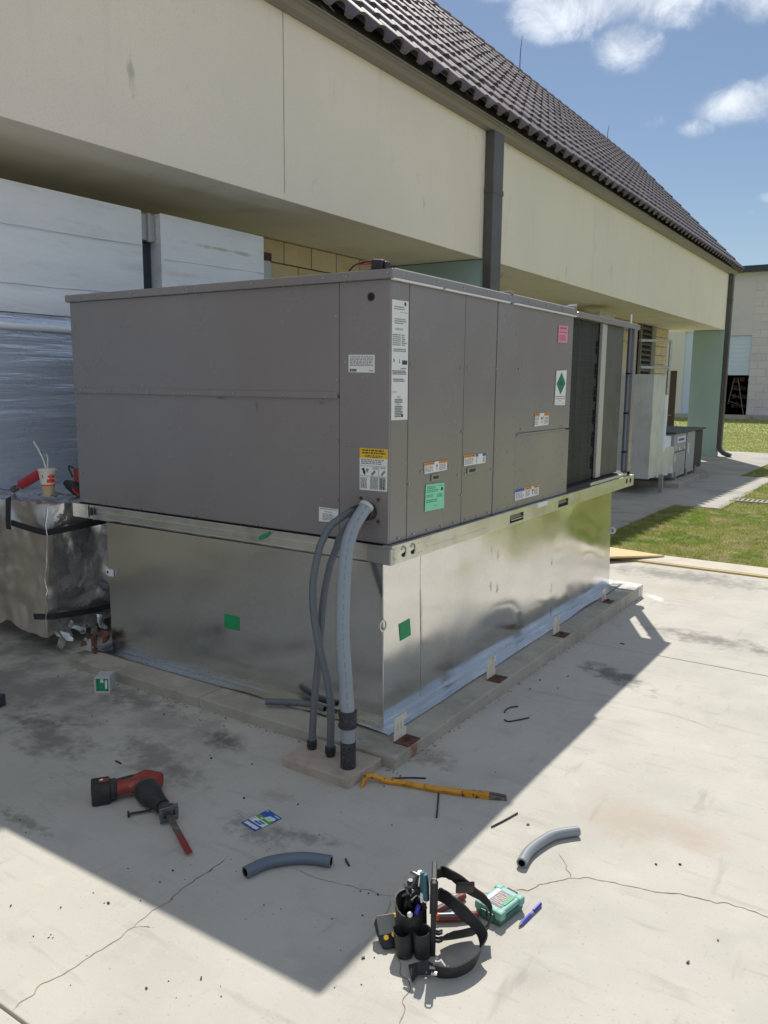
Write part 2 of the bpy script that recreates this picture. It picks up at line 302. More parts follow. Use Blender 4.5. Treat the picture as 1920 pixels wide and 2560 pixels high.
# ------------------------------------------------------------------ mesh helpers
BASE = {}
class MB:
    def __init__(s): s.v = []; s.f = []; s.m = []
    def add(s, vs, fs, mi=0):
        o = len(s.v); s.v += [tuple(v) for v in vs]; s.f += [tuple(i + o for i in f) for f in fs]; s.m += [mi] * len(fs); return s
    def box(s, x0, x1, y0, y1, z0, z1, mi=0):
        if x0 > x1: x0, x1 = x1, x0
        if y0 > y1: y0, y1 = y1, y0
        if z0 > z1: z0, z1 = z1, z0
        return s.add([(x0, y0, z0), (x1, y0, z0), (x1, y1, z0), (x0, y1, z0), (x0, y0, z1), (x1, y0, z1), (x1, y1, z1), (x0, y1, z1)],
                     [(0, 3, 2, 1), (4, 5, 6, 7), (0, 1, 5, 4), (1, 2, 6, 5), (2, 3, 7, 6), (3, 0, 4, 7)], mi)
    def hexa(s, b, t, mi=0):           # four bottom, four top corners (counter-clockwise from above)
        return s.add(list(b) + list(t), [(0, 3, 2, 1), (4, 5, 6, 7), (0, 1, 5, 4), (1, 2, 6, 5), (2, 3, 7, 6), (3, 0, 4, 7)], mi)
    def obox(s, c, a, b, d, mi=0):     # centre and three half-axis vectors
        c, a, b, d = Vector(c), Vector(a), Vector(b), Vector(d)
        if a.cross(b).dot(d) < 0: a = -a
        return s.hexa([c - a - b - d, c + a - b - d, c + a + b - d, c - a + b - d], [c - a - b + d, c + a - b + d, c + a + b + d, c - a + b + d], mi)
    def ring(s, c, u, w, r, n, ry=None):
        ry = ry or r
        return [Vector(c) + Vector(u) * (r * math.cos(2 * math.pi * i / n)) + Vector(w) * (ry * math.sin(2 * math.pi * i / n)) for i in range(n)]
    def loft(s, rings, mi=0, cap0=True, cap1=True):
        n = len(rings[0]); vs = [p for r in rings for p in r]; fs = []
        for k in range(len(rings) - 1):
            for i in range(n):
                j = (i + 1) % n
                fs.append((k * n + i, k * n + j, (k + 1) * n + j, (k + 1) * n + i))
        if cap0: fs.append(tuple(range(n))[::-1])
        if cap1: fs.append(tuple((len(rings) - 1) * n + i for i in range(n)))
        return s.add(vs, fs, mi)
    def cyl(s, p0, p1, r, n=12, mi=0, r1=None, cap=True):
        p0, p1 = Vector(p0), Vector(p1); d = (p1 - p0).normalized()
        u = d.orthogonal().normalized(); w = d.cross(u)
        return s.loft([s.ring(p0, u, w, r, n), s.ring(p1, u, w, r if r1 is None else r1, n)], mi, cap, cap)
    def tube(s, pts, r, n=10, mi=0, cap=True, flat=None):
        pts = [Vector(p) for p in pts]; rings = []; u = None
        for i, p in enumerate(pts):
            d = (pts[min(i + 1, len(pts) - 1)] - pts[max(i - 1, 0)]).normalized()
            if u is None: u = d.orthogonal().normalized()
            u = (u - d * u.dot(d)).normalized(); w = d.cross(u)
            rr = r[i] if isinstance(r, (list, tuple)) else r
            rings.append(s.ring(p, u, w, rr, n))
        return s.loft(rings, mi, cap, cap)
    def pipe(s, pts, r, t, n=20, mi=0, mi_in=0):      # hollow tube
        pts = [Vector(p) for p in pts]; ro, ri = [], []; u = None
        for i, p in enumerate(pts):
            d = (pts[min(i + 1, len(pts) - 1)] - pts[max(i - 1, 0)]).normalized()
            if u is None: u = d.orthogonal().normalized()
            u = (u - d * u.dot(d)).normalized(); w = d.cross(u)
            ro.append(s.ring(p, u, w, r, n)); ri.append(s.ring(p, u, w, r - t, n))
        s.loft(ro, mi, False, False); s.loft([list(q) for q in ri[::-1]], mi_in, False, False)
        for a, b, fl in ((ro[0], ri[0], True), (ro[-1], ri[-1], False)):
            o = list(a) + list(b); fs = []
            for i in range(n):
                j = (i + 1) % n; q = (i, j, n + j, n + i); fs.append(q[::-1] if fl else q)
            s.add(o, fs, mi)
        return s
    def prism(s, pts, off, mi=0):      # planar polygon (3D points) extruded by a vector
        pts = [Vector(p) for p in pts]; off = Vector(off); n = len(pts)
        nrm = Vector((0, 0, 0))
        for i in range(n): nrm += pts[i].cross(pts[(i + 1) % n])
        if nrm.dot(off) < 0: pts = pts[::-1]
        fs = [tuple(range(n))[::-1], tuple(n + i for i in range(n))] + [(i, (i + 1) % n, n + (i + 1) % n, n + i) for i in range(n)]
        return s.add(pts + [p + off for p in pts], fs, mi)
    def ribbon(s, pts, w, t, side, mi=0):  # strap: centreline, width, thickness, width direction per point (or one)
        pts = [Vector(p) for p in pts]; rings = []
        for i, p in enumerate(pts):
            d = (pts[min(i + 1, len(pts) - 1)] - pts[max(i - 1, 0)]).normalized()
            sd = Vector(side[i] if isinstance(side, list) else side); sd = (sd - d * sd.dot(d)).normalized(); nn = d.cross(sd)
            ww = w[i] if isinstance(w, (list, tuple)) else w
            rings.append([p - sd * ww / 2 - nn * t / 2, p + sd * ww / 2 - nn * t / 2, p + sd * ww / 2 + nn * t / 2, p - sd * ww / 2 + nn * t / 2])
        return s.loft(rings, mi)
    def build(s, name, mats, parent=None, smooth=None, bevel=0.0, seg=2, label=None, cat=None, group=None, kind=None, fix=True):
        if not isinstance(mats, (list, tuple)): mats = [mats]
        me = bpy.data.meshes.new(name)
        if parent is not None: base = BASE[parent.name]
        else:
            a = np.array(s.v); base = Vector(((a[:, 0].min() + a[:, 0].max()) / 2, (a[:, 1].min() + a[:, 1].max()) / 2, a[:, 2].min()))
        me.from_pydata([(v[0] - base.x, v[1] - base.y, v[2] - base.z) for v in s.v], [], s.f)
        for m in mats: me.materials.append(m)
        if len(mats) > 1: me.polygons.foreach_set('material_index', s.m)
        if bevel or fix:
            bm = bmesh.new(); bm.from_mesh(me)
            if fix: bmesh.ops.recalc_face_normals(bm, faces=bm.faces)
            if bevel:
                ed = [e for e in bm.edges if len(e.link_faces) == 2 and e.calc_face_angle(0) > .5]
                bmesh.ops.bevel(bm, geom=ed, offset=bevel, segments=seg, profile=.5, affect='EDGES', clamp_overlap=True)
            bm.to_mesh(me); bm.free()
        if smooth is not None:
            me.polygons.foreach_set('use_smooth', [True] * len(me.polygons)); me.set_sharp_from_angle(angle=math.radians(smooth))
        me.update()
        o = bpy.data.objects.new(name, me); COL.objects.link(o)
        if parent is not None: o.parent = parent
        else: o.location = base
        BASE[o.name] = base
        tag(o, label, cat, group, kind)
        return o
def tag(o, label=None, cat=None, group=None, kind=None):
    if label: o['label'] = label
    if cat: o['category'] = cat
    if group: o['group'] = group
    if kind: o['kind'] = kind
    return o
def thing(name, loc, label=None, cat=None, group=None, kind=None):
    o = bpy.data.objects.new(name, None); COL.objects.link(o); o.location = loc
    BASE[o.name] = Vector(loc)
    return tag(o, label, cat, group, kind)
def grid_sheet(f, nu, nv):             # f(u,v) -> point ; open sheet
    vs = [f(i / nu, j / nv) for j in range(nv + 1) for i in range(nu + 1)]
    fs = [(j * (nu + 1) + i, j * (nu + 1) + i + 1, (j + 1) * (nu + 1) + i + 1, (j + 1) * (nu + 1) + i) for j in range(nv) for i in range(nu)]
    return vs, fs
def wob(p, sc, amp): return amp * noise.noise(Vector(p) * sc)
def spline(pts, k=6):                  # Catmull-Rom
    P = [Vector(p) for p in pts]; out = []
    for i in range(len(P) - 1):
        a, b, c, d = P[max(i - 1, 0)], P[i], P[i + 1], P[min(i + 2, len(P) - 1)]
        for j in range(k):
            t = j / k
            out.append(.5 * ((2 * b) + (c - a) * t + (2 * a - 5 * b + 4 * c - d) * t * t + (3 * b - a - 3 * c + d) * t ** 3))
    out.append(P[-1]); return out

# ================================================================== ground, slab, walks
gs = MB()
ys = [-30, -8, -2, 0, 4, 9, 15, 21, 40, 170]
for a, b in zip(ys[:-1], ys[1:]):
    gs.add([(-120, a, gz(a) - .07), (140, a, gz(a) - .07), (140, b, gz(b) - .07), (-120, b, gz(b) - .07)], [(0, 1, 2, 3)])
gs.build('ground', M_soil, kind='structure')

def slab_piece(m, x0, x1, y0, y1, h=0.0, t=.10, mi=0):
    yy = sorted({y0, y1} | {y for y in (0, 1, 2, 3, 4, 21) if y0 < y < y1})
    for a, b in zip(yy[:-1], yy[1:]):
        m.hexa([(x0, a, gz(a) + h - t), (x1, a, gz(a) + h - t), (x1, b, gz(b) + h - t), (x0, b, gz(b) + h - t)], [(x0, a, gz(a) + h), (x1, a, gz(a) + h), (x1, b, gz(b) + h), (x0, b, gz(b) + h)], mi)
def merge_build(m, name, mat, parent=None, bevel=0, **k):
    o = m.build(name, mat, parent, fix=False, **k)
    bm = bmesh.new(); bm.from_mesh(o.data); bmesh.ops.remove_doubles(bm, verts=bm.verts, dist=1e-5)
    dup = {}
    for f in bm.faces: dup.setdefault(tuple(sorted(v.index for v in f.verts)), []).append(f)
    bmesh.ops.delete(bm, geom=[f for g in dup.values() if len(g) > 1 for f in g], context='FACES_ONLY')
    if bevel:
        ed = [e for e in bm.edges if len(e.link_faces) == 2 and e.calc_face_angle(0) > .6]
        bmesh.ops.bevel(bm, geom=ed, offset=bevel, segments=2, profile=.5, affect='EDGES')
    bm.to_mesh(o.data); bm.free(); return o
slab = thing('concrete_slab', (0, 0, 0), kind='structure')
m = MB(); slab_piece(m, -3.95, 12, -14, 4.79, -.022, .04); merge_build(m, 'joint_filler', M_joint, slab)
gp = .004
for x0, x1 in ((-3.9, 4.3), (4.3, 12)):
    for y0, y1 in ((-14, -6.0), (-6.0, -2.02), (-2.02, 1.96), (1.96, 4.80)):
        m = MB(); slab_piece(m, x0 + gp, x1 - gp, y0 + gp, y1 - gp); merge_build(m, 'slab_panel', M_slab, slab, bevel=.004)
def crack(pts, w, wj=.6):
    P = spline([Gp(a, b, .0012) for a, b in pts], 7); out = []
    for p in P:
        q = Vector(p); q.x += wob(p, 31, .010); q.y += wob(p + Vector((7, 3, 1)), 31, .010); q.z = gz(q.y) + .0012; out.append(q)
    m = MB(); n = len(out); vs = []
    for i, p in enumerate(out):
        d = (out[min(i + 1, n - 1)] - out[max(i - 1, 0)]); s = Vector((-d.y, d.x, 0)).normalized()
        ww = w * (.55 + wj * abs(noise.noise(p * 23)) * 2) * (1 if 2 < i < n - 3 else .3)
        vs += [p - s * ww / 2, p + s * ww / 2]
    m.add(vs, [(2 * i, 2 * i + 1, 2 * i + 3, 2 * i + 2) for i in range(n - 1)]); m.build('crack', M_crack, slab)
crack([(29, 2526), (64, 2498), (104, 2463), (142, 2443), (179, 2422), (237, 2382), (289, 2350), (333, 2318), (353, 2298), (399, 2266), (417, 2255), (446, 2229), (498, 2191), (538, 2168), (567, 2142)], .0032)
z7 = lambda a, b: (1300 + a * .3737, 1980 + b * .3737)
crack([(1290, 2226)] + [z7(*p) for p in ((0, 658), (65, 658), (130, 615), (220, 600), (330, 578), (450, 577), (590, 600), (700, 625), (800, 640), (900, 665), (1070, 685), (1200, 710), (1300, 735), (1400, 750), (1520, 785), (1659, 830), (1750, 860))], .0036)
crack([(850, 2209), (909, 2223), (979, 2239), (1080, 2236), (1180, 2232), (1290, 2226)], .0022)
crack([(979, 2239), (968, 2276), (961, 2290), (975, 2340), (995, 2394), (1003, 2437), (1026, 2464), (1014, 2496), (1007, 2527), (1005, 2575)], .003)
crack([(1428, 2196), (1416, 2174), (1414, 2155), (1395, 2131)], .003)
crack([(733, 2171), (783, 2191), (828, 2204), (850, 2209)], .0022)
crack([(1335, 1730), (1382, 1732), (1415, 1743), (1462, 1752), (1520, 1754), (1577, 1765), (1700, 1793), (1800, 1830)], .0018)
crack([(332, 2318), (352, 2312), (385, 2318)], .002)

walk = thing('walkway', (-2, 10, 0), kind='structure')
for x0, x1, y0, y1 in ((-3.9, -.955, 4.90, 7.1), (-3.9, -.965, 7.1, 9.40), (-3.9, -.30, 9.40, 12.3), (-3.9, -.33, 12.3, 15.0), (-3.9, -1.03, 15.0, 19.7), (-10, 8, 19.7, 22.9)):
    m = MB(); slab_piece(m, x0 + .004, x1 - .004, y0 + .004, y1 - .004, .012, .12); merge_build(m, 'walk_panel', M_walk, walk, bevel=.006)

lawn = MB()
def lawn_piece(x0, x1, y0, y1):
    yy = sorted({y0, y1} | {y for y in (21,) if y0 < y < y1})
    for a, b in zip(yy[:-1], yy[1:]):
        lawn.add([(x0, a, gz(a) - .012), (x1, a, gz(a) - .012), (x1, b, gz(b) - .012), (x0, b, gz(b) - .012)], [(0, 1, 2, 3)])
lawn_piece(-.95, 40, 5.18, 9.44); lawn_piece(-.315, 40, 9.44, 14.96); lawn_piece(-1.04, 40, 14.96, 19.75); lawn_piece(-70, 80, 22.85, 170)
lawn.build('lawn', M_lawn, kind='structure')

# grass blades: one mesh of bent triangles
def grass(name, regs, seed):
    rg = np.random.default_rng(seed); VS = []
    for x0, x1, y0, y1, n, h0, h1, w in regs:
        x = rg.uniform(x0, x1, n); y = rg.uniform(y0, y1, n)
        keep = np.array([noise.noise(Vector((a * 3.1, b * 3.1, 5))) + .4 * noise.noise(Vector((a * 11, b * 11, 2))) > -.70 for a, b in zip(x, y)])
        x, y = x[keep], y[keep]; k = len(x)
        g = np.array([gz(b) for b in y]) - .014
        h = rg.uniform(h0, h1, k); a = rg.uniform(0, 2 * np.pi, k); ln = rg.uniform(.2, 1.1, k) * h; t = rg.uniform(0, 2 * np.pi, k)
        ww = w * rg.uniform(.7, 1.3, k)
        p0 = np.stack([x - np.cos(a) * ww, y - np.sin(a) * ww, g], 1); p1 = np.stack([x + np.cos(a) * ww, y + np.sin(a) * ww, g], 1)
        p2 = np.stack([x + np.cos(t) * ln, y + np.sin(t) * ln, g + h], 1)
        VS.append(np.stack([p0, p1, p2], 1).reshape(-1, 3))
    V = np.concatenate(VS); n = len(V) // 3
    me = bpy.data.meshes.new(name); me.vertices.add(len(V)); me.vertices.foreach_set('co', V.ravel())
    me.loops.add(len(V)); me.loops.foreach_set('vertex_index', np.arange(len(V), dtype=np.int32))
    me.polygons.add(n); me.polygons.foreach_set('loop_start', np.arange(0, 3 * n, 3, dtype=np.int32)); me.polygons.foreach_set('loop_total', np.full(n, 3, dtype=np.int32))
    me.update(); me.validate(); me.materials.append(M_blade)
    o = bpy.data.objects.new(name, me); COL.objects.link(o); tag(o, kind='stuff', label='short patchy green lawn grass with dry spots'); return o
grass('grass', [(-.94, 2.4, 5.19, 9.38, 150000, .010, .036, .0042), (-.29, 3.0, 9.4, 14.95, 60000, .012, .04, .007), (-1.02, 3.6, 15.06, 19.65, 26000, .015, .045, .010),
                (-1.0, -.90, 5.3, 9.4, 1500, .02, .05, .005), (-.36, -.26, 9.45, 14.9, 1500, .02, .06, .007), (-.9, 2.6, 5.16, 5.22, 2600, .015, .05, .004),
                (-10, 8, 23, 34, 60000, .02, .05, .018), (-24, 12, 34, 51, 40000, .03, .06, .03)], 3)

kerb = thing('kerb_strip', (2, 5.0, -.06), kind='structure')
m = MB(); m.box(-.95, 12, 4.84, 5.19, -.16, -.046); m.build('kerb_strip', M_kerb, kerb, bevel=.006)
m = MB(); m.box(-.95, 12, 4.808, 4.835, -.16, -.050); m.build('yellow_line', M_yline, kerb)
m = MB(); _b = [tuple(Gp(*p)) for p in ((1462, 1400, .05), (1527, 1396, .045), (1661, 1393, .022), (1462, 1362, .03))]
m.hexa(_b, [(a, b, c + .019) for a, b, c in _b]); m.build('plywood_board', M_ply, bevel=.002, label='pale plywood board lying at the edge of the grass', cat='board')
dr = thing('trench_drain', (.8, 10.7, -.14), 'grey slotted trench drain grate set beside the walkway', 'drain')
zd = gz(10.7) + .022; m = MB(); m.box(-.40, 2.4, 10.50, 10.54, zd - .07, zd); m.box(-.40, 2.4, 10.84, 10.88, zd - .07, zd); m.box(-.40, 2.4, 10.54, 10.84, zd - .07, zd - .055); m.build('frame', M_grate, dr)
for i in range(36):
    m = MB(); x = -.39 + i * .07; m.box(x, x + .042, 10.54, 10.84, zd - .04, zd - .003); m.build('bar', M_grate, dr)

# ================================================================== the building
FX, SZ, GT = -1.885, 2.919, 4.138
bld = thing('building', (-4.3, 6, 0), 'long cream building with a dark tiled roof and teal columns', 'building')
yA = Xp(1492, 506, FX).y; yB = Xp(1635, 613, FX).y
for a, b, g in ((-6, 1.52, .005), (1.52, 4.545, .005), (4.545, 5.02, .0015), (5.02, yA, .0015), (yA, yB, .0015), (yB, 17.05, .0015)):
    m = MB(); m.box(FX - .10, FX, a + g, b - g, SZ, GT + .16); m.build('wall_panel', M_cream, bld, bevel=.004)
m = MB(); m.box(FX - .30, FX - .012, -6, 17.04, SZ + .03, GT + .14); m.build('beam_core', M_unit_in, bld)
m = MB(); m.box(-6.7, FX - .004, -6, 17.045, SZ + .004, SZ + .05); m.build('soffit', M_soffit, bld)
m = MB(); m.box(-6.6, -3.06, -6, 16.36, -.3, SZ); m.build('wall', M_mortar, bld)
# concrete blocks of the back wall, where they can be seen
bm_cache = {}
def block(y0, y1, z0, z1):
    key = (round(y1 - y0, 3), round(z1 - z0, 3))
    if key not in bm_cache:
        mm = MB(); mm.box(-3.08, -3.0, 0, y1 - y0, 0, z1 - z0)
        o = mm.build('block', M_block, bld, bevel=.004); bm_cache[key] = o.data
    else:
        o = bpy.data.objects.new('block', bm_cache[key]); COL.objects.link(o); o.parent = bld
    o.location = Vector((0, y0, z0))
def course(y0, y1, zs, off):
    for r, z in enumerate(zs):
        y = y0
        first = True
        while y < y1 - .05:
            w = .2 if (first and (r + off) % 2) else .4
            e = min(y + w, y1); block(y + .006, e - .006, z + .006, z + .194); y = e; first = False
course(2.02, 4.6, [SZ - .2 * k for k in range(1, 6)], 0)
course(5.1, 13.9, [SZ - .2 * k for k in range(1, 3)], 1)
course(15.2, 16.36, [SZ - .2 * k for k in range(1, 15)], 1)
lv = thing('wall_louver', (-2.98, 14.5, 2), 'dark metal louver vent in the tan block wall', 'vent')
m = MB(); m.box(-3.0, -2.95, 14.05, 14.10, 1.75, 2.90); m.box(-3.0, -2.95, 14.85, 15.15, 1.75, 2.90); m.box(-3.0, -2.95, 14.10, 14.85, 1.75, 1.8); m.build('frame', M_gutter, lv)
m = MB(); m.box(-3.06, -2.99, 14.10, 14.85, 1.8, 2.9); m.build('opening', M_black, lv)
for i in range(10):
    z = 1.84 + i * .108; m = MB(); m.hexa([(-2.99, 14.1, z + .05), (-2.95, 14.1, z), (-2.95, 14.85, z), (-2.99, 14.85, z + .05)], [(-2.99, 14.1, z + .062), (-2.95, 14.1, z + .012), (-2.95, 14.85, z + .012), (-2.99, 14.85, z + .062)]); m.build('slat', M_steel, lv)
# columns
m = MB(); m.box(-3.04, FX + .004, 4.63, 4.93, -.2, SZ - .003); m.build('column', M_teal, bld, bevel=.006, label='teal column behind the grey unit')
m = MB(); m.box(-2.56, FX + .004, 16.82, 17.09, -.1, SZ - .003); m.build('column', M_teal, bld, bevel=.006, label='teal column at the far corner')
# roof
EV = Vector((-1.745, 0, 4.262)); RD = Vector((-4.30, 0, 6.87)); SL = (RD - EV); SLN = SL.length; SU = SL.normalized(); NR = Vector((SU.z, 0, -SU.x))
roof_end = 17.27
m = MB()
m.prism([(EV.x + .0, 17.2, EV.z - .06), (RD.x, 17.2, RD.z - .06), (2 * RD.x - EV.x, 17.2, EV.z - .06)], (0, -23.2, 0)); m.build('roof_deck', M_gutter, bld)
m = MB(); m.box(-6.6, -1.95, 17.0, 17.1, SZ + .05, EV.z - .08); m.build('gable_wall', M_cream, bld)
prof = [(0, .004), (.05, -.004), (.095, .006), (.105, .030), (.122, .052), (.145, .066), (.178, .070), (.210, .062), (.232, .044), (.246, .018), (.250, .004)]
ROWS, PIT = 12, .25; EXP = SLN / ROWS
def tile_geo(y, r):
    a = EV + SU * (r * EXP - .03) + NR * .036; b = EV + SU * (r * EXP + EXP + .03) + NR * .004
    lo = [a + Vector((0, y + u, 0)) + NR * h for u, h in prof]; hi = [b + Vector((0, y + u, 0)) + NR * h for u, h in prof]
    und = [p - NR * .026 + SU * .004 for p in lo]; n = len(prof)
    vs = lo + hi + und
    fs = [(i, i + 1, n + i + 1, n + i) for i in range(n - 1)] + [(2 * n + i, 2 * n + i + 1, i + 1, i) for i in range(n - 1)]
    return vs, fs
tiles = []
y = roof_end - .03 - PIT; 
while y > -5.8: tiles += [(y, r) for r in range(ROWS)]; y -= PIT
def tile_seen(y, r):
    p = EV + SU * ((r + .5) * EXP) + Vector((0, y + .12, 0)); d = p - CAM; z = d.dot(FW)
    px, py = 960 + FPX * d.dot(RT) / z, 1280 - FPX * d.dot(UP) / z
    return (-20 < px < 1940 and -20 < py < 2580), z
sh = sorted([(tile_seen(*t)[1], t) for t in tiles if tile_seen(*t)[0]])
own = {t for _, t in sh[:300]}
tm = {}
for t in tiles:
    if t in own:
        if 0 not in tm:
            mm = MB(); vs, fs = tile_geo(0, 0); mm.add(vs, fs); o = mm.build('roof_tile', M_tile, bld, smooth=40, fix=False)
            tm[0] = o.data
        else:
            o = bpy.data.objects.new('roof_tile', tm[0]); COL.objects.link(o); o.parent = bld
        j = noise.noise(Vector((t[0] * 3, t[1] * 1.7, 0)))
        o.location = Vector((0, t[0], 0)) + SU * (t[1] * EXP + j * .016) + NR * (j * .006)
mm = MB()
for t in tiles:
    if t not in own:
        vs, fs = tile_geo(*t); mm.add(vs, fs)
o = mm.build('roof_tiles', M_tile, bld, smooth=40, fix=False, kind='stuff')
for r in range(ROWS):                  # gable edge, one tile a row
    a = EV + SU * (r * EXP - .04) + NR * .06; b = EV + SU * (r * EXP + EXP + .02) + NR * .035
    mm = MB(); mm.loft([[Vector((p.x, roof_end - .06, p.z)) + NR * dz for dz in (0, .055)] + [Vector((p.x, roof_end + .05, p.z)) + NR * dz for dz in (.055, -.11)] for p in (a, b)])
    mm.build('rake_tile', M_tile, bld, bevel=.012)
yy = roof_end + .02; rk = None
while yy > 3.0:
    if rk is None:
        mm = MB(); n = 9; rings = []
        for k, (dy, rr) in enumerate(((0, .125), (-.40, .105))):
            rings.append([Vector((RD.x + rr * 1.15 * math.cos(math.pi * i / n), dy, RD.z - .02 + rr * math.sin(math.pi * i / n))) for i in range(n + 1)])
        mm.add(rings[0] + rings[1], [(i, i + 1, n + 2 + i, n + 1 + i) for i in range(n)] + [tuple(range(n + 1))])
        o = mm.build('ridge_tile', M_tile, bld, smooth=40); rk = o.data
    else: o = bpy.data.objects.new('ridge_tile', rk); COL.objects.link(o); o.parent = bld
    o.location = Vector((0, yy, 0)); yy -= .36
# gutter
gprof = [(FX + .002, 4.142), (-1.815, 4.142), (-1.803, 4.150), (-1.797, 4.170), (-1.785, 4.186), (-1.768, 4.194), (-1.760, 4.204), (-1.758, 4.226), (-1.766, 4.228), (-1.768, 4.206), (-1.80, 4.19), (-1.82, 4.15), (FX + .006, 4.15), (FX + .006, 4.26), (FX + .002, 4.26)]
gt = thing('roof_gutter', (-1.82, 6, 4.14), 'long bronze gutter along the tiled roof edge', 'gutter')
gy = -6.0
for ye in (0.9, 7.1, 13.2, 17.22):
    m = MB(); m.prism([(x, gy + .001, z) for x, z in gprof], (0, ye - gy - .002, 0)); m.build('gutter_length', M_gutter, gt, smooth=25)
    if ye < 17: m = MB(); m.prism([(x + .004 if x > FX + .01 else x, ye - .02, z - .003 if z < 4.2 else z) for x, z in gprof[:9]] + [(FX + .01, ye - .02, 4.16)], (0, .04, 0)); m.build('joint_cover', M_gutter, gt)
    gy = ye
spouts = []
def downspout(y0, y1, lab, zb, elbow):
    d = thing('downspout', (FX + .06, (y0 + y1) / 2, zb), lab, 'downspout', 'downspouts on the building'); spouts.append(d)
    m = MB(); m.box(FX + .012, FX + .105, y0, y1, zb, 4.139); m.build('pipe', M_spout, d, bevel=.008)
    for z in (3.55, 1.9):
        m = MB(); m.box(FX + .008, FX + .110, y0 - .005, y1 + .005, z, z + .05); m.build('strap', M_spout, d, bevel=.003)
    if elbow:
        yc = (y0 + y1) / 2; m = MB()
        m.loft([[Vector((FX + .06 + a + sx * .046 * math.cos(t), yc - b + sy * (y1 - y0) / 2, c + sx * .046 * math.sin(t))) for sx, sy in ((-1, -1), (1, -1), (1, 1), (-1, 1))] for a, b, c, t in ((0, 0, zb + .002, 0), (.02, 0, zb - .07, .5), (.10, 0, zb - .14, 1.0), (.26, 0, zb - .20, 1.2))])
        m.build('elbow', M_spout, d, bevel=.004)
downspout(4.60, 4.83, 'dark downspout over the cream wall beside the near teal column', .05, False)
downspout(16.84, 17.0, 'dark downspout at the far teal column with a kicked-out elbow', .26, True)
rods = []
for x_, y_, h_, lab in ((RD.x, 0, .55, 'thin lightning rod standing on the middle of the roof ridge'), (RD.x, 1, .30, 'small lightning rod near the far end of the roof ridge')):
    p = Xp(1299, 178, RD.x) if y_ == 0 else Xp(1518, 352, RD.x)
    m = MB(); m.cyl((RD.x, p.y, RD.z + .05), (RD.x, p.y, RD.z + .12), .02, 8); m.tube([(RD.x, p.y, RD.z + .1), (RD.x + .005, p.y, RD.z + .1 + h_ * .6), (RD.x + .03, p.y, RD.z + .1 + h_)], [.010, .008, .004], 6)
    rods.append(m.build('lightning_rod', M_steel, label=lab, cat='lightning rod', group='rods on the roof ridge'))
# door leaf, pipe frame at the far end
dl = thing('brown_door', (-2.8, 16.42, 0), 'brown door standing open at the far end of the block wall', 'door')
xa = Yp(1693, 930, 16.42).x
m = MB(); m.box(-3.0, xa, 16.40, 16.445, .01, 2.0); dlf = m.build('door_leaf', M_door, dl, bevel=.003)
m = MB(); m.cyl((xa - .07, 16.40, .98), (xa - .07, 16.34, .98), .012, 8); m.cyl((xa - .07, 16.345, .98), (xa - .19, 16.345, .98), .011, 8); m.build('handle', M_chrome, dlf)
m = MB(); p0, p1, p2, p3 = Xp(1600, 851, -2.2), Xp(1678, 852, -2.2), Xp(1671, 928, -2.2), Xp(1600, 918, -2.2)
m.cyl(p0, p1, .024, 8); m.cyl(p1, p2 + Vector((0, 0, -1.8)), .032, 8); m.cyl(p3, Xp(1672, 920, -2.2), .024, 8)
pf = m.build('pipe_frame', M_rail_dk, label='grey metal pipe frame in front of the louver by the far wall', cat='frame')

# scales groups about the camera: same image outline, but larger and farther back
def scale_about_cam(roots, k):
    seen = set()
    for r in roots:
        r.location = CAM + (r.location - CAM) * k
        for o in [r] + list(r.children_recursive):
            if o is not r: o.location = o.location * k
            if o.data is not None and o.data.name not in seen: seen.add(o.data.name); o.data.transform(Matrix.Scale(k, 4))
scale_about_cam([bld, lv, gt, dl, pf] + rods + spouts, 1.185)  # building with its gutter, spouts, rods and door enlarged about the camera

# ================================================================== concrete pad, curb, rooftop unit
PT = .0555
pad = thing('equipment_pad', (-.9, 1.6, 0), 'long low concrete pad carrying the metal curb', 'concrete pad')
for y0, y1 in ((-.3076, 1.60), (1.603, 2.98), (2.983, 3.44)):
    for x0, x1 in ((-2.053, -.95), (-.947, .2456)):
        m = MB(); nx, ny = 10, 12
        vs, fs = grid_sheet(lambda u, v: (x0 + (x1 - x0) * u, y0 + (y1 - y0) * v, PT), nx, ny)
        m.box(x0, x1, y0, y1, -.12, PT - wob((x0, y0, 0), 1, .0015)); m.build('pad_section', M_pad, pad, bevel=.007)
curb = thing('unit_curb', (-.95, 1.6, PT), 'galvanised sheet metal curb under the grey unit', 'metal curb')
tb = {'nr': (.021, -.060), 'fr': (.021, 3.262), 'fl': (-1.925, 3.262), 'nl': (-1.920, -.072)}
tt = {'nr': (-.004, -.034), 'fr': (.020, 3.20), 'fl': (-1.94, 3.20), 'nl': (-1.948, -.052)}
CT = .826
def wallsheet(a, b, nrm, amp):
    A, B, C, D = Vector((*tb[a], PT + .004)), Vector((*tb[b], PT + .004)), Vector((*tt[a], CT)), Vector((*tt[b], CT))
    def f(u, v):
        p = A.lerp(B, u).lerp(C.lerp(D, u), v); e = min(1, u * 12, (1 - u) * 12) * min(1, v * 6, (1 - v) * 6)
        return p + Vector(nrm) * (e * (wob(p, 1.7, amp) + wob(p + Vector((3, 1, 9)), 5, amp * .25)))
    return grid_sheet(f, 60, 24)
for a, b, n_, amp in (('nr', 'fr', (1, 0, 0), .011), ('nl', 'nr', (0, -1, 0), .006), ('fr', 'fl', (0, 1, 0), .006), ('fl', 'nl', (-1, 0, 0), .006)):
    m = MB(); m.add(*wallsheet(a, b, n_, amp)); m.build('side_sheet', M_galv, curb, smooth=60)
m = MB()
for a, b in (('nr', 'fr'), ('nl', 'nr'), ('fl', 'nl'), ('fr', 'fl')):
    pass
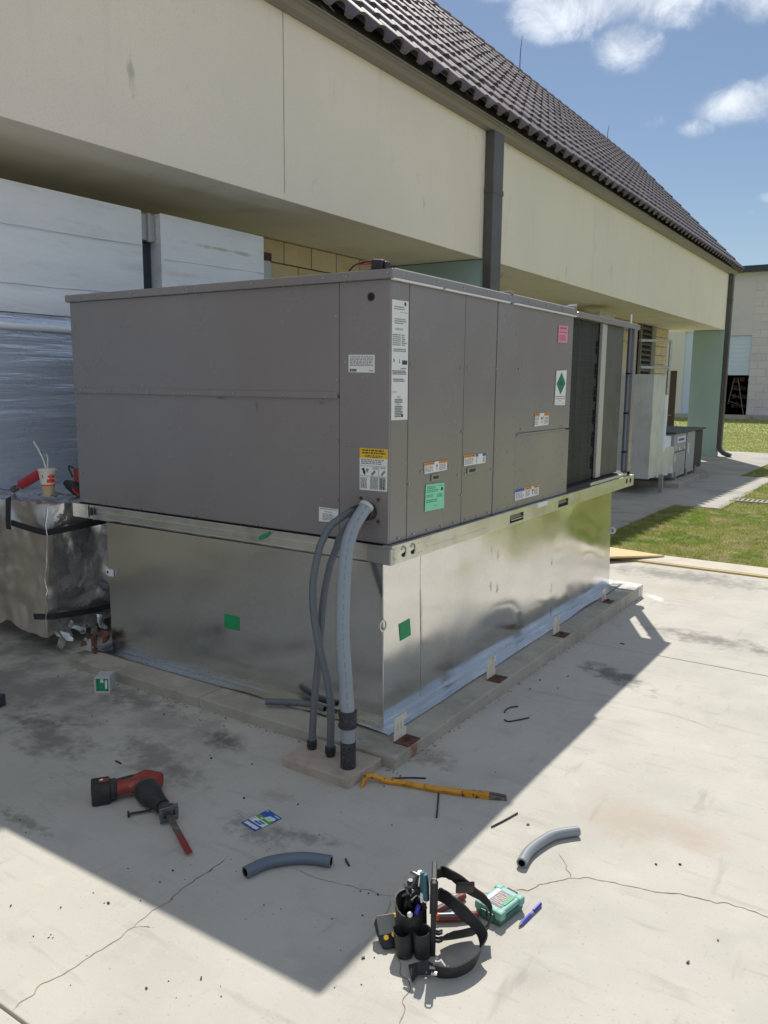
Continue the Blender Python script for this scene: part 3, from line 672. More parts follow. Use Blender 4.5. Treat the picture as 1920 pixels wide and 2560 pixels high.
def flange(a, b, out, wd):
    A, B = Vector((*tb[a], 0)), Vector((*tb[b], 0)); o = Vector((*out, 0)); d = (B - A).normalized()
    def f(u, v):
        p = A.lerp(B, u) + o * (v * wd) + d * ((u - .5) * 2 * v * wd)
        lift = .004 + v * (.001 + .022 * max(0, noise.noise(Vector((u * 6, a == 'nr', 3)))))
        return (p.x, p.y, PT + lift + (.004 if abs(v - 2 / 6) < .01 else 0))
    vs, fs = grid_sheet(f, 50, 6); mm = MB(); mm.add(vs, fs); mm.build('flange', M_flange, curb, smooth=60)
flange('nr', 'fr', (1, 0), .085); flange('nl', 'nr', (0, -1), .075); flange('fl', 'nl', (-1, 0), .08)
# folded edges, lugs
m = MB(); m.tube([(.022, -.062, PT + .006), (-.003, -.036, CT)], .0035, 6); m.build('corner_seam', M_rail, curb)
m = MB(); p = Yp(1062, 0, 0); yv = Xp(1062, 1500, .03).y

def lug(p, d):
    mm = MB(); d = Vector(d); up = Vector((0, 0, 1)); pts = [p + d * (-.02) + up * .021, p + d * .028 + up * .021] + [p + d * (.028 + .021 * math.sin(t)) + up * (.021 * math.cos(t)) for t in (.5, 1.05, 1.57, 2.1, 2.6)] + [p + d * .028 - up * .021, p + d * (-.02) - up * .021]
    mm.prism(pts, d.cross(up) * .004); lg = mm.build('lifting_lug', M_white, curb)
    c = p + d * .028; mm = MB(); s = d.cross(up); mm.cyl(c - s * .002, c + s * .006, .008, 10); mm.build('lug_hole', M_black, lg)
lug(Yp(277, 1432, -.07), (-1, 0, 0))
m = MB(); c = Xp(957, 1564, .018); m.loft([[c + Vector((.0, r_ * math.cos(t), r_ * math.sin(t))) + Vector((o_, 0, 0)) for t in [2 * math.pi * i / 16 for i in range(16)]] for r_, o_ in ((.030, -.002), (.030, .004), (.022, .004), (.022, -.002))], cap0=False, cap1=False); m.build('lifting_lug', M_rail, curb)
m = MB(); c = Vector((.02, 3.268, .50)); m.loft([[c + Vector((r_ * math.cos(t), o_, r_ * math.sin(t))) for t in [2 * math.pi * i / 16 for i in range(16)]] for r_, o_ in ((.030, -.002), (.030, .004), (.016, .004), (.016, -.002))], cap0=False, cap1=False); m.build('lifting_lug', M_white, curb)
def on_sheet(a, b, nrm, amp, p):
    A, B = Vector((*tb[a], 0)), Vector((*tb[b], 0)); u = (Vector((p.x, p.y, 0)) - A).dot(B - A) / (B - A).length_squared; v = (p.z - PT - .004) / (CT - PT - .004)
    q = Vector((*tb[a], PT + .004)).lerp(Vector((*tb[b], PT + .004)), u).lerp(Vector((*tt[a], CT)).lerp(Vector((*tt[b], CT)), u), v); e = min(1, u * 12, (1 - u) * 12) * min(1, v * 6, (1 - v) * 6)
    return q + Vector(nrm) * (e * (wob(q, 1.7, amp) + wob(q + Vector((3, 1, 9)), 5, amp * .25)) + .0012)
def quadplate(name, pts, off, mat, parent):
    mm = MB(); mm.prism(pts, off); return mm.build(name, mat, parent)
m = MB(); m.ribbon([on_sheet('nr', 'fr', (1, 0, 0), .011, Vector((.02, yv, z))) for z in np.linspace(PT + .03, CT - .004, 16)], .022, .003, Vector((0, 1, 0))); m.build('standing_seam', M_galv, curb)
quadplate('green_sticker', [on_sheet('nl', 'nr', (0, -1, 0), .006, Yp(a, b, -.058)) for a, b in ((565, 1535), (602, 1544), (602, 1578), (565, 1570))], (0, -.001, 0), M_tape, curb)
quadplate('green_sticker', [on_sheet('nr', 'fr', (1, 0, 0), .011, Xp(a, b, .014)) for a, b in ((996, 1563), (1024, 1548), (1026, 1589), (999, 1604))], (.001, 0, 0), M_tape, curb)

# ---- the unit
ZB, ZT, W, L1 = .914, 2.104, 2.263, 2.251
unit = thing('rooftop_unit', (-1.1, 1.85, .824), 'large grey packaged air conditioning unit on a metal curb', 'air conditioner')
m = MB(); m.box(-W + .01, -.014, .014, L1 - .004, ZB - .01, ZT + .01); m.build('cabinet_core', M_unit_in, unit)
def panel(name, x0, x1, y0, y1, z0, z1, bv=.003):
    mm = MB(); mm.box(x0, x1, y0, y1, z0, z1); return mm.build(name, M_unit, unit, bevel=bv)
panel('end_panel', -W, -.285, 0, .012, 1.594, ZT); panel('end_panel', -W, -.285, .002, .013, ZB, 1.580)
panel('panel_flange', -W + .02, -.290, -.007, .010, 1.576, 1.608, .0025)
panel('corner_panel', -.281, 0, 0, .012, ZB, ZT)
m = MB(); m.box(-.012, 0, .0125, .158, ZB, ZT); m.build('corner_return', M_unit, unit, bevel=.003)
panel('access_panel', -.012, .001, .163, .706, ZB, ZT); panel('access_panel', -.012, .0015, .711, 1.080, ZB, ZT)
panel('access_panel', -.012, .004, 1.088, 1.374, ZB, ZT); panel('access_panel', -.012, .001, 1.3755, L1, 1.362, ZT); panel('access_panel', -.012, .003, 1.3755, L1, ZB, 1.350)
panel('panel_flange', .0005, .007, 1.39, 2.17, 1.349, 1.361, .002)
panel('side_panel', -W, -W + .012, .0125, L1, ZB, ZT)
# lid
m = MB(); m.box(-W - .02, .022, -.018, 1.225, ZT, 2.145); m.build('lid', M_unit, unit, bevel=.004)
m = MB(); m.box(-W - .02, .020, 1.228, L1 + .012, ZT, 2.150); m.build('lid', M_unit, unit, bevel=.004)
m = MB(); m.box(-W - .02, .002, L1 + .015, 3.785, ZT, 2.143); m.build('lid', M_unit, unit, bevel=.004)
m = MB(); m.box(-.28, .022, 1.205, 1.245, 2.151, 2.168); m.box(-.28, .012, L1 - .035, L1 + .02, 2.151, 2.172); m.build('lid_joint', M_unit, unit, bevel=.003)
m = MB(); m.box(.010, .0275, -.012, .42, 2.098, 2.106); m.box(.010, .0275, .45, 1.19, 2.098, 2.106); m.box(.010, .0275, 1.25, 2.24, 2.098, 2.106); m.build('lid_lip_highlight', M_white, unit)  # pale caulk strip whose white also paints the highlight under the lid
for z_, t_ in ((2.142, .004),):
    m = MB(); m.tube([(.020, .0, 2.147), (.020, .6, 2.148), (.020, 1.2, 2.147)], .0025, 5); m.tube([(.018, 1.25, 2.152), (.018, 2.2, 2.152)], .0025, 5); m.build('lid_edge_line', M_white, unit)  # thin white line along the upper right edge of the lid
m = MB(); m.box(-.05, .010, L1 + .018, L1 + .022, 2.144, 2.185); m.build('lid_tab', M_white, unit)
m = MB(); p = Xp(1579, 815, -.1); m.box(-.12, -.09, p.y - .03, p.y + .03, 2.144, 2.155); m.box(-.108, -.102, p.y - .012, p.y + .012, 2.155, 2.24); m.build('lid_hook', M_white, unit)
# condenser section
m = MB(); m.box(-W + .02, -.36, L1, 3.48, ZB, ZT); m.box(-W + .3, -.40, 3.48, 3.60, ZB, ZT); m.build('condenser_core', M_unit_in, unit)
ystrip0, ystrip1 = Xp(1508, 815, -.03).y, Xp(1521, 820, -.03).y
ysl = [Xp(1474, 1190, -.03).y]
m = MB(); m.box(-.36, -.060, L1 + .02, ystrip0 - .01, ZB + .03, ZT - .003); m.build('condenser_coil', M_coil_dk, unit, label='dark condenser coil behind wire guard')
m = MB(); m.box(-.058, -.036, ystrip0 + .012, ystrip1 - .004, ZB + .035, ZT - .003); m.build('coil_header', M_alu, unit)
m = MB(); m.box(-.34, -.045, ystrip1 + .004, 3.50, ZB + .035, ZT - .003); m.build('condenser_coil', M_coil, unit, label='grey finned condenser coil face')
m = MB()
for i in range(23): m.cyl((-.040, L1 + .01, ZB + .06 + i * .05), (-.040, ystrip0 - .005, ZB + .06 + i * .05), .0016, 5)
for i in range(5):
    y = L1 + .07 + i * (ystrip0 - L1 - .1) / 4; m.cyl((-.043, y, ZB + .03), (-.043, y, ZT), .0014, 5)
m.build('wire_guard', M_blackp, unit, kind='stuff')
m = MB()
for z0, z1 in ((1.55, 1.66), (1.40, 1.50), (1.25, 1.36), (1.68, 1.78)): m.tube([(-.055, L1 + .02, z0), (-.02, L1 + .012, (z0 + z1) / 2), (-.055, L1 + .02, z1)], .006, 6)
m.cyl((-.035, L1 + .010, 1.2), (-.035, L1 + .010, 2.08), .006, 6); m.build('copper_bends', M_copper, unit)
for i in range(6):
    z = 1.02 + i * .17; y = ystrip0 - .04; m = MB(); m.box(-.062, -.052, y - .006, y + .006, z, z + .11); m.build('coil_clip', M_black, unit)
m = MB(); m.box(-.06, 0, 3.655, 3.725, ZB, ZT); m.build('corner_post', M_unit, unit, bevel=.003)
m = MB(); m.box(-W, -W + .06, 3.655, 3.725, ZB, ZT); m.build('corner_post', M_unit, unit, bevel=.003)
m = MB(); m.box(-W + .06, -.28, 3.60, 3.70, ZB + .03, ZT - .003); m.build('condenser_coil', M_coil_dk, unit, label='dark coil on the far end')
m = MB(); m.tube([(-.03, 3.628, ZB + .01), (-.03, 3.628, 1.4), (-.032, 3.63, ZT - .002)], .012, 8); dln = m.build('drain_line', M_pvcb, unit)
for z in (1.1, 1.42, 1.74): m = MB(); m.box(-.045, -.012, 3.60, 3.66, z, z + .012); m.build('line_clip', M_black, dln)
m = MB(); m.box(-.38, 0.0, L1 + .01, 3.72, ZB - .004, ZB + .025); m.build('condenser_base', M_unit_in, unit)
m = MB(); m.box(-.01, .014, 2.72, 3.60, ZB, ZB + .022); m.build('base_trim', M_rail, unit, bevel=.002)
# base rail (right web with openings, front web, corner)
ZR = .824
y1a, y1b = Xp(1275, 1290, .034).y, Xp(1309, 1285, .034).y
y2a, y2b = Xp(1396, 1255, .034).y, Xp(1421, 1250, .034).y
rail = MB(); yc = -.018; zo0, zo1 = ZR + .014, ZR + .062
for a, b in ((y1a, y1b), (y2a, y2b), (3.73, 3.73)):
    rail.box(.028, .034, yc, a, ZR, ZB - .002)
    if b > a: rail.box(.028, .034, a, b, ZR, zo0); rail.box(.028, .034, a, b, zo1, ZB - .002)
    yc = b
rail.box(-.02, .027, -.014, 3.73, ZB - .010, ZB - .003); rail.box(-.02, .027, -.014, 3.73, ZR, ZR + .005)
ro = rail.build('base_rail', M_rail, unit)
for a, b in ((y1a, y1b), (y2a, y2b)):
    m = MB(); m.box(-.03, .026, a - .01, b + .01, ZR + .006, ZR + .032); fks = m.build('fork_slot', M_black, unit)
    m = MB(); m.hexa([(.0, a, ZR + .034), (.026, a, ZR + .034), (.026, b, ZR + .034), (.0, b, ZR + .034)], [(.0, a, ZR + .064), (.006, a, ZR + .064), (.006, b, ZR + .064), (.0, b, ZR + .064)]); m.build('slot_lit_inside', M_slotlit, fks)  # sloped face paints the lit upper inside above the black lower half
for a, b, z in ((.30, .95, .03), (1.28, 1.55, .028), (2.2, 3.3, .026)): m = MB(); m.box(.0342, .0358, a, b, ZR + z, ZR + z + .005); m.build('rail_crease', M_rail, ro)
for a, b in ((1009, 1379), (1032, 1372)):
    c = Xp(a, b, .0342); m = MB()
    m.tube([c + Vector((.002, .019 * math.sin(t), .026 * math.cos(t))) for t in np.linspace(-1.2, 2.6, 14)], .0035, 6); m.build('knockout_rim', M_rail_dk, unit)
    m = MB(); pts = [c + Vector((0, .018 * math.cos(t), -.010 + .016 * math.sin(t))) for t in np.linspace(math.pi, 2 * math.pi, 9)] + [c + Vector((0, .017, -.002)), c + Vector((0, -.004, -.006))]
    m.prism(pts, (.0012, 0, 0)); m.build('knockout_hole', M_black, unit)
for a, b in ((1567, 1203), (1576, 1201)):
    c = Xp(a, b, .0342); m = MB(); m.loft([[c + Vector((o_, .022 * math.cos(t), .021 * math.sin(t))) for t in [2 * math.pi * i / 12 for i in range(12)]] for o_ in (-.001, .001)]); m.build('rail_hole', M_black, unit)
m = MB()
for a, b in ((983, 1373), (990, 1370), (983, 1396), (990, 1399), (1047, 1357), (1054, 1354), (1047, 1381), (1054, 1379), (1067, 1363)):
    c = Xp(a, b, .0342); m.box(.0335, .0352, c.y - .004, c.y + .004, c.z - .003, c.z + .003)
m.build('rail_punch_marks', M_rail_dk, unit)
m = MB(); zf = .914
m.prism([(-2.294, -.012, ZR + .0), (-2.294, -.012, zf - .006), (.027, -.012, ZB - .006), (.027, -.012, ZR)], (0, -.006, 0))
m.box(-2.294, .027, -.024, -.018, ZR, ZR + .012); m.box(-2.294, .027, -.022, -.018, ZB - .018, ZB - .006); m.box(-2.2, -.1, -.0225, -.018, ZR + .045, ZR + .049)
m.box(-2.294, .02, -.012, .0, ZR, ZR + .006); m.build('rail', M_rail, unit, bevel=.001, seg=1)
m = MB(); m.box(-2.296, -2.15, -.029, -.0245, ZR + .002, ZB - .004); m.build('rail_end_plate', M_rail, unit, bevel=.002)
c = Yp(229, 1279, -.0305); m = MB(); m.loft([[c + Vector((.016 * math.cos(t), o_, .026 * math.sin(t))) for t in [2 * math.pi * i / 14 for i in range(14)]] for o_ in (0, .003)]); m.build('lifting_hole', M_unit_in, unit)
m = MB(); m.box(-.098, .029, -.030, -.0245, ZR - .001, ZB - .014); m.box(.029, .0352, -.030, .006, ZR - .001, ZB - .014); m.build('corner_bracket', M_rail_dk, unit, bevel=.002)
m = MB(); m.box(-W, .02, 3.726, 3.734, ZR, ZB - .004); m.box(-W - .02, -W - .012, 0, 3.73, ZR, ZB - .004); m.build('rail', M_rail, unit)
quadplate('green_tape', [Yp(a, b, -.0245) for a, b in ((645, 1347), (650, 1339), (674, 1328), (677, 1334), (650, 1351))], (0, -.0015, 0), M_tape, unit)
quadplate('rail_sticker', [Xp(a, b, .0344) for a, b in ((1344, 1258), (1369, 1251), (1369, 1262), (1344, 1270))], (.001, 0, 0), M_white, unit)
# screws
m = MB()
def scr(p, n, r=.0052): n = Vector(n); m.cyl(p - n * .001, p + n * .005, r, 7)
k1 = lambda a, b: (a * .6028, 400 + b * .6028)
for a, b in ((335, 570), (545, 553), (780, 535), (1047, 511), (1344, 491), (1440, 483), (1610, 467)): scr(Yp(*k1(a, b), -.018), (0, -1, 0))
for a, b in ((337, 952), (460, 958), (617, 960), (786, 966), (970, 968), (1175, 975), (1352, 981)): scr(Yp(*k1(a, b), -.007), (0, -1, 0))
for a, b in ((1396, 649), (1436, 838), (1398, 912), (1399, 1164), (1437, 1181), (1399, 1409), (305, 695), (317, 902), (325, 1097), (340, 1297), (585, 1447), (815, 1475)): scr(Yp(*k1(a, b), 0), (0, -1, 0))
for a, b in ((645, 1311), (491, 1291), (943, 1352)): scr(Yp(a, b, 0), (0, -1, 0))
k8 = lambda a, b: (960 + a * .2893, 720 + b * .2893)
for a, b in ((232, 660), (662, 690), (722, 690), (670, 1240), (318, 1585), (555, 1545), (637, 1620), (700, 1605), (210, 1695), (662, 1790), (1065, 1412), (1122, 1523), (1050, 1810), (1180, 1222), (1535, 1190), (1163, 700), (1140, 1260), (1545, 1440), (1558, 1680), (963, 697), (925, 1565)):
    scr(Xp(*k8(a, b), .003), (1, 0, 0))
for i in range(17): scr(Vector((.003, .08 + i * .135, ZB + .018)), (1, 0, 0), .0045)
for i in range(9): scr(Vector((.021, .10 + i * .27, 2.128)), (1, 0, 0), .0045)
for i in range(6): scr(Vector((.001, 3.690, 1.0 + i * .19)), (1, 0, 0), .0045)
m.build('screws', M_screw, unit, smooth=40, kind='stuff')
c = Yp(928, 742, 0); m = MB(); m.cyl(c, c + Vector((0, -.003, 0)), .019, 18); gro = m.build('grommet', M_rubber, unit); m = MB(); m.cyl(c + Vector((0, -.003, 0)), c + Vector((0, -.0036, 0)), .013, 16); m.build('grommet_hole', M_black, gro)

# labels: a plate with its print as thin raised marks
def label(name, face, px, els, parent=unit, lab=None, t=.0012):
    P = [(Yp(a, b, face[1]) if face[0] == 'y' else Xp(a, b, face[1])) for a, b in px]   # TL, TR, BR, BL
    n = Vector((0, -1, 0)) if face[0] == 'y' else Vector((1, 0, 0))
    at = lambda u, v: P[0].lerp(P[1], u).lerp(P[3].lerp(P[2], u), v)
    mats = [M_white]; mm = MB(); mm.prism(P, n * t)
    def mi(mt):
        if mt not in mats: mats.append(mt)
        return mats.index(mt)
    lv = t
    for e in els:
        if e[0] == 'bg': mats[0] = e[1]
        elif e[0] == 'r':
            _, u0, v0, u1, v1, mt = e; lv += .00012
            mm.prism([at(u0, v0) + n * t, at(u1, v0) + n * t, at(u1, v1) + n * t, at(u0, v1) + n * t], n * (lv - t), mi(mt))
        elif e[0] == 'p':
            lv += .00012; mm.prism([at(u, v) + n * t for u, v in e[1]], n * (lv - t), mi(e[2]))
        elif e[0] == 'l':                  # rows of words
            _, u0, v0, u1, v1, rows, mt = e[:7]; lv += .0001; ragged = e[7] if len(e) > 7 else .1
            for r in range(rows):
                a = v0 + (v1 - v0) * r / rows; b = a + (v1 - v0) / rows * .58; u = u0; end = u1 - random.random() * ragged * (u1 - u0)
                while u < end - .01:
                    w = random.uniform(.05, .16) * max(.5, (u1 - u0)); w = min(w, end - u)
                    mm.prism([at(u, a) + n * t, at(u + w, a) + n * t, at(u + w, b) + n * t, at(u, b) + n * t], n * (lv - t), mi(mt)); u += w + .025
    o = mm.build(name, mats, parent, fix=False)
    if lab: o['label'] = lab
    return o
FY, FXX = ('y', -.0002), ('x', .0042)
label('data_label', FY, ((872, 887), (937, 887), (936.7, 932), (871.6, 930.5)), [('l', .05, .08, .95, .66, 7, M_print, .05), ('r', .05, .80, .11, .96, M_printk), ('r', .13, .80, .17, .96, M_printk), ('r', .19, .80, .25, .96, M_printk), ('r', .27, .80, .31, .96, M_printk), ('l', .80, .86, .96, .96, 1, M_print)])
label('warning_label', FY, ((899.4, 1119.5), (969.7, 1123.7), (967.6, 1229.5), (899.4, 1224)),
      [('r', 0, 0, 1, .235, M_yellow), ('l', .10, .03, .95, .15, 2, M_printk, .1), ('l', .2, .16, .85, .225, 2, M_printk, .1), ('l', .06, .26, .95, .39, 3, M_print, .2), ('r', .02, .41, .98, .418, M_print), ('r', .02, .655, .98, .663, M_print), ('r', .69, .41, .70, .66, M_print),
       ('p', [(.07, .50), (.15, .46), (.22, .56), (.20, .64), (.14, .60), (.12, .54)], M_printk), ('p', [(.25, .47), (.36, .50), (.30, .52), (.32, .58), (.27, .56), (.24, .52)], M_print), ('p', [(.42, .60), (.55, .51), (.59, .55), (.47, .65)], M_print), ('p', [(.78, .60), (.90, .50), (.93, .54), (.81, .64)], M_print), ('l', .48, .44, .66, .50, 2, M_print), ('l', .76, .44, .92, .47, 1, M_print),
       ('l', .04, .70, .27, .96, 11, M_print, .05), ('l', .40, .68, .68, .97, 12, M_print, .02), ('l', .72, .68, .95, .97, 12, M_print, .02), ('r', .78, .70, .80, .97, M_printk), ('r', .88, .70, .90, .97, M_printk)], lab='yellow topped caution label')
label('notice_label', FY, ((797.7, 1266.8), (846.2, 1273), (845.9, 1306.5), (797.4, 1303)), [('l', .05, .06, .95, .16, 1, M_print, .02), ('l', .3, .26, .7, .36, 1, M_print), ('l', .2, .42, .8, .92, 5, M_print, .2)])
label('wiring_diagram_label', ('x', .0005), ((980, 748), (1021, 754), (1018, 1049), (977.5, 1051)),
      [('r', .74, .012, .86, .04, M_printk), ('l', .12, .05, .92, .085, 2, M_print, .3), ('l', .5, .095, .95, .105, 1, M_print), ('l', .15, .15, .9, .20, 3, M_print, .3), ('l', .2, .23, .7, .25, 2, M_print), ('l', .05, .28, .55, .38, 6, M_print), ('l', .6, .28, .9, .38, 6, M_print, .6), ('l', .1, .40, .9, .43, 2, M_print), ('r', .10, .485, .17, .51, M_print), ('r', .45, .485, .49, .52, M_print), ('r', .64, .495, .94, .53, M_printk), ('r', .78, .50, .88, .512, M_blue),
       ('l', .55, .56, .9, .575, 1, M_print), ('l', .05, .58, .9, .62, 3, M_print), ('l', .1, .65, .8, .68, 2, M_print), ('r', .02, .76, .3, .763, M_print), ('l', .35, .80, .55, .81, 1, M_print), ('l', .2, .82, .7, .86, 3, M_print), ('l', .28, .865, .58, .872, 1, M_print), ('l', .2, .88, .68, .98, 7, M_print), ('r', .60, .95, .70, .975, M_printk)], lab='tall white wiring label with fine print')
def warn(px, heads, pict):
    els = []
    for u0, u1, mt in heads: els += [('r', u0, 0, u1, .26, mt), ('l', u0 + .05, .07, u1 - .03, .20, 1, M_printk, 0), ('l', u0 + .03, .34, u1 - .03, .92, 5, M_print, .2)]
    for u in pict: els += [('p', [(u - .02, .30), (u + .03, .30), (u + .035, .50), (u - .025, .50)], M_printk), ('p', [(u - .015, .6), (u + .02, .6), (u + .003, .85)], M_printk)]
    return label('warning_label', FXX, px, els)
warn(((1060.7, 1158.4), (1117.7, 1149.4), (1116.8, 1174.7), (1061, 1185)), ((0, .44, M_orange), (.62, 1, M_orange)), (.53,))
warn(((1160, 1138.6), (1214.6, 1132.8), (1213, 1156.8), (1159.6, 1165.5)), ((0, .5, M_orange), (.52, .64, M_blue), (.84, 1, M_blue)), ())
warn(((1286.9, 1224.8), (1347.7, 1211.8), (1346, 1236.4), (1286.9, 1252)), ((0, .38, M_blue), (.40, .68, M_orange), (.76, 1, M_orange)), (.72,))
warn(((1337.5, 1033.9), (1371.4, 1031.6), (1370.8, 1061.4), (1336, 1066.6)), ((0, .34, M_orange), (.66, 1, M_orange)), (.45, .57))
label('refrigerant_label', FXX, ((1391, 926.8), (1417, 925.4), (1411.9, 1012.8), (1386, 1012.8)), [('p', [(.5, .05), (.93, .38), (.5, .70), (.07, .38)], M_diam), ('l', .28, .33, .72, .43, 2, M_printk, .1), ('r', .03, .745, .97, .76, M_printk), ('l', .08, .80, .95, .84, 1, M_print, 0), ('l', .35, .87, .65, .90, 1, M_print), ('l', .1, .94, .3, .96, 1, M_print), ('l', .7, .94, .9, .96, 1, M_print)], lab='white label with green diamond')
label('pink_label', FXX, ((1396.8, 812.6), (1420, 815), (1417.7, 857.4), (1394.8, 856)), [('bg', M_pink), ('l', .12, .10, .90, .30, 1, M_pinkd, 0), ('l', .12, .36, .88, .48, 1, M_pinkd, 0), ('l', .12, .56, .86, .90, 6, M_pinkd, .2)], lab='pink warning label')
label('shipping_label', FXX, ((1064.3, 1211.8), (1110.4, 1206.3), (1109.5, 1269.6), (1061.6, 1279.6)), [('bg', M_mint), ('l', .08, .08, .55, .20, 2, M_mintd, .05), ('l', .08, .21, .68, .33, 2, M_mintd, .1), ('l', .72, .07, .94, .12, 1, M_mintd), ('p', [(.82, .17), (.92, .16), (.93, .26), (.87, .30), (.81, .27)], M_printk), ('l', .06, .40, .40, .50, 2, M_mintd, .02), ('l', .62, .40, .94, .54, 3, M_mintd, .2), ('l', .06, .58, .62, .71, 2, M_mintd, .02), ('l', .45, .82, .62, .86, 1, M_mintd)], lab='mint green shipping label')
for px in (((1078, 1187), (1099, 1184), (1098.7, 1199), (1077.5, 1203)), ((1168, 1170), (1191.4, 1166), (1191, 1181), (1167.5, 1186))):
    label('latch_plate', FXX, px, [('bg', M_latch), ('r', .18, .25, .86, .75, M_printk)], t=.003)
# cover plate and hub
pl = [Yp(a, b, 0) for a, b in ((897, 1236), (953, 1240.7), (953, 1311), (897, 1306))]
m = MB(); m.prism(pl, (0, -.004, 0)); cpl = m.build('cover_plate', M_plate, unit, bevel=.0015)
for a, b in ((903, 1245), (946, 1249), (946, 1304)): c = Yp(a, b, -.004); m = MB(); m.cyl(c, c + Vector((0, -.006, 0)), .008, 8); m.build('bolt', M_rust, cpl)

# ================================================================== conduits with their stub-up pad
SP = .042
stub = MB(); stub.hexa([(-.182, -.555, -.05), (.182, -.562, -.05), (.186, -.312, -.05), (-.178, -.312, -.05)], [(-.178, -.552, SP), (.178, -.558, SP), (.182, -.312, SP), (-.174, -.312, SP)])
stub.build('stub_up_pad', M_stub, bevel=.005, label='small stained concrete block where three conduits come up', cat='concrete pad')
def ypath(pts, ys): return [Yp(a, b, y) for (a, b), y in zip(pts, ys)]
k4 = lambda a, b: (640 + a * .4099, 1100 + b * .4099)
yb = -.463
big = thing('large_conduit', (.10, yb, SP), 'thick pale grey flexible conduit between the unit and the stub pad', 'conduit', 'flexible conduits at the unit corner')
path = ypath([(914, 1268)] + [k4(*p) for p in ((600, 520), (560, 640), (540, 800), (530, 1000), (528, 1200), (545, 1450), (560, 1700))], [-.075, -.155, -.225, -.29, -.345, -.385, -.43, yb])
bp = spline(path, 8)
m = MB(); m.tube(bp, .031, 20); hos = m.build('hose', M_pvc, big, smooth=50)
def along(P, every, f):
    acc = 0
    for a, b in zip(P[:-1], P[1:]):
        acc += (b - a).length
        if acc > every: acc = 0; f(a, b)
m = MB(); 
cnt = [0]
def dash(a, b):
    cnt[0] += 1
    d = (b - a).normalized(); v = (CAM - a).normalized(); v = (v - d * v.dot(d)).normalized(); s = d.cross(v); c = a + v * .0311 - s * .002
    if cnt[0] % 3: m.obox(c, d * random.uniform(.003, .007), s * .0022, v * .0006)
along(spline(path, 40), .012, dash); m.build('print', M_print, hos, kind='stuff')
c0 = Yp(926, 1277, 0)
m = MB(); m.cyl(c0 + Vector((0, .0, 0)), c0 + Vector((-.004, -.045, -.004)), .042, 20, 0, .040); m.build('connector', M_speck, big, bevel=.004, smooth=35)
m = MB(); m.cyl(bp[0] + (bp[0] - bp[1]).normalized() * .012, bp[0].lerp(bp[1], .6), .0352, 20, 0, .0342); m.build('collar', M_jbox, big, smooth=35)
pe = bp[-1]; bx, by = pe.x, pe.y
m = MB(); m.cyl((bx, by, pe.z + .030), (bx, by, pe.z - .036), .038, 20); m.cyl((bx, by, pe.z + .034), (bx, by, pe.z + .020), .0405, 16); m.cyl((bx, by, pe.z - .022), (bx, by, pe.z - .032), .0415, 16); m.build('coupling', M_speck, big, smooth=35)
m = MB(); m.cyl((bx, by, pe.z - .034), (bx + .002, by, .155), .0315, 20); m.build('riser', M_pvc, big, smooth=40)
m = MB(); m.cyl((bx + .002, by, .158), (bx + .002, by, SP - .01), .0332, 20); m.build('riser_tape', M_speck, big, smooth=40)
def small_conduit(pts, ys, rad, lab, base):
    t = thing('small_conduit', base, lab, 'conduit', 'flexible conduits at the unit corner')
    P = spline(ypath(pts, ys), 7); mm = MB(); mm.tube(P, rad, 14); mm.build('hose', M_pvcd, t, smooth=50)
    d = (P[0] - P[1]).normalized(); mm = MB(); mm.cyl(P[0] + d * .05, P[0] - d * .012, rad * 1.35, 10); mm.build('connector', M_speck, t, bevel=.003)
    b = P[-1]; mm = MB(); mm.cyl((b.x, b.y, b.z + .012), (b.x, b.y, b.z - .022), rad * 1.45, 8); mm.cyl((b.x, b.y, b.z - .02), (b.x, b.y, SP - .01), rad * 1.15, 12); mm.build('gland_nut', M_blackp, t, bevel=.003)
small_conduit([(884, 1277), (872, 1282), (843, 1300.8), (824, 1318), (809.7, 1344), (796.7, 1377.5), (783.5, 1448.5), (782.6, 1510), (789.6, 1571), (802, 1633), (820, 1706.7), (827, 1776), (826, 1872)],
              [-.07, -.11, -.18, -.215, -.25, -.285, -.325, -.35, -.37, -.385, -.40, -.415, -.424], .0170, 'thin dark grey conduit hanging furthest out, crossing over its twin', (-.017, -.424, SP))
small_conduit([(885, 1297), (864.7, 1321), (850, 1344), (838.6, 1377.5), (824.5, 1415.6), (810, 1489), (802, 1571), (793.7, 1674), (785.5, 1756), (780, 1856)],
              [-.05, -.09, -.13, -.17, -.21, -.27, -.32, -.365, -.395, -.414], .0162, 'thin dark grey conduit passing behind the thick pale conduit', (-.125, -.414, SP))
def loose(name, pts, rad, mat, lab, h):
    P = spline([Zp(a, b, h) for a, b in pts], 6); mm = MB(); mm.pipe(P, rad, .006, 22, 0, 1); return mm.build(name, [mat, M_black], smooth=50, label=lab, cat='conduit piece')
P = spline([Zp(a, b, PT + .030) for a, b in ((664, 1754), (720, 1756), (775, 1761), (812, 1772))], 6); m = MB(); m.pipe(P, .0165, .004, 18, 0, 1); m.build('conduit_offcut', [M_pvcd, M_black], smooth=50, label='dark grey conduit offcut lying on the pad behind the hoses', cat='conduit piece')
loose('conduit_offcut', [(613, 2181), (669.8, 2156), (737.6, 2145.5), (782.8, 2146.5), (828, 2153.5)], .0200, M_pvcb, 'bent blue grey conduit offcut lying on the shaded concrete', .0200)
loose('conduit_offcut', [(1304, 2158), (1320, 2131), (1347.6, 2108), (1386.8, 2087), (1446, 2077)], .0185, M_pvcl, 'bent light grey conduit offcut lying on the sunlit concrete', .0185)

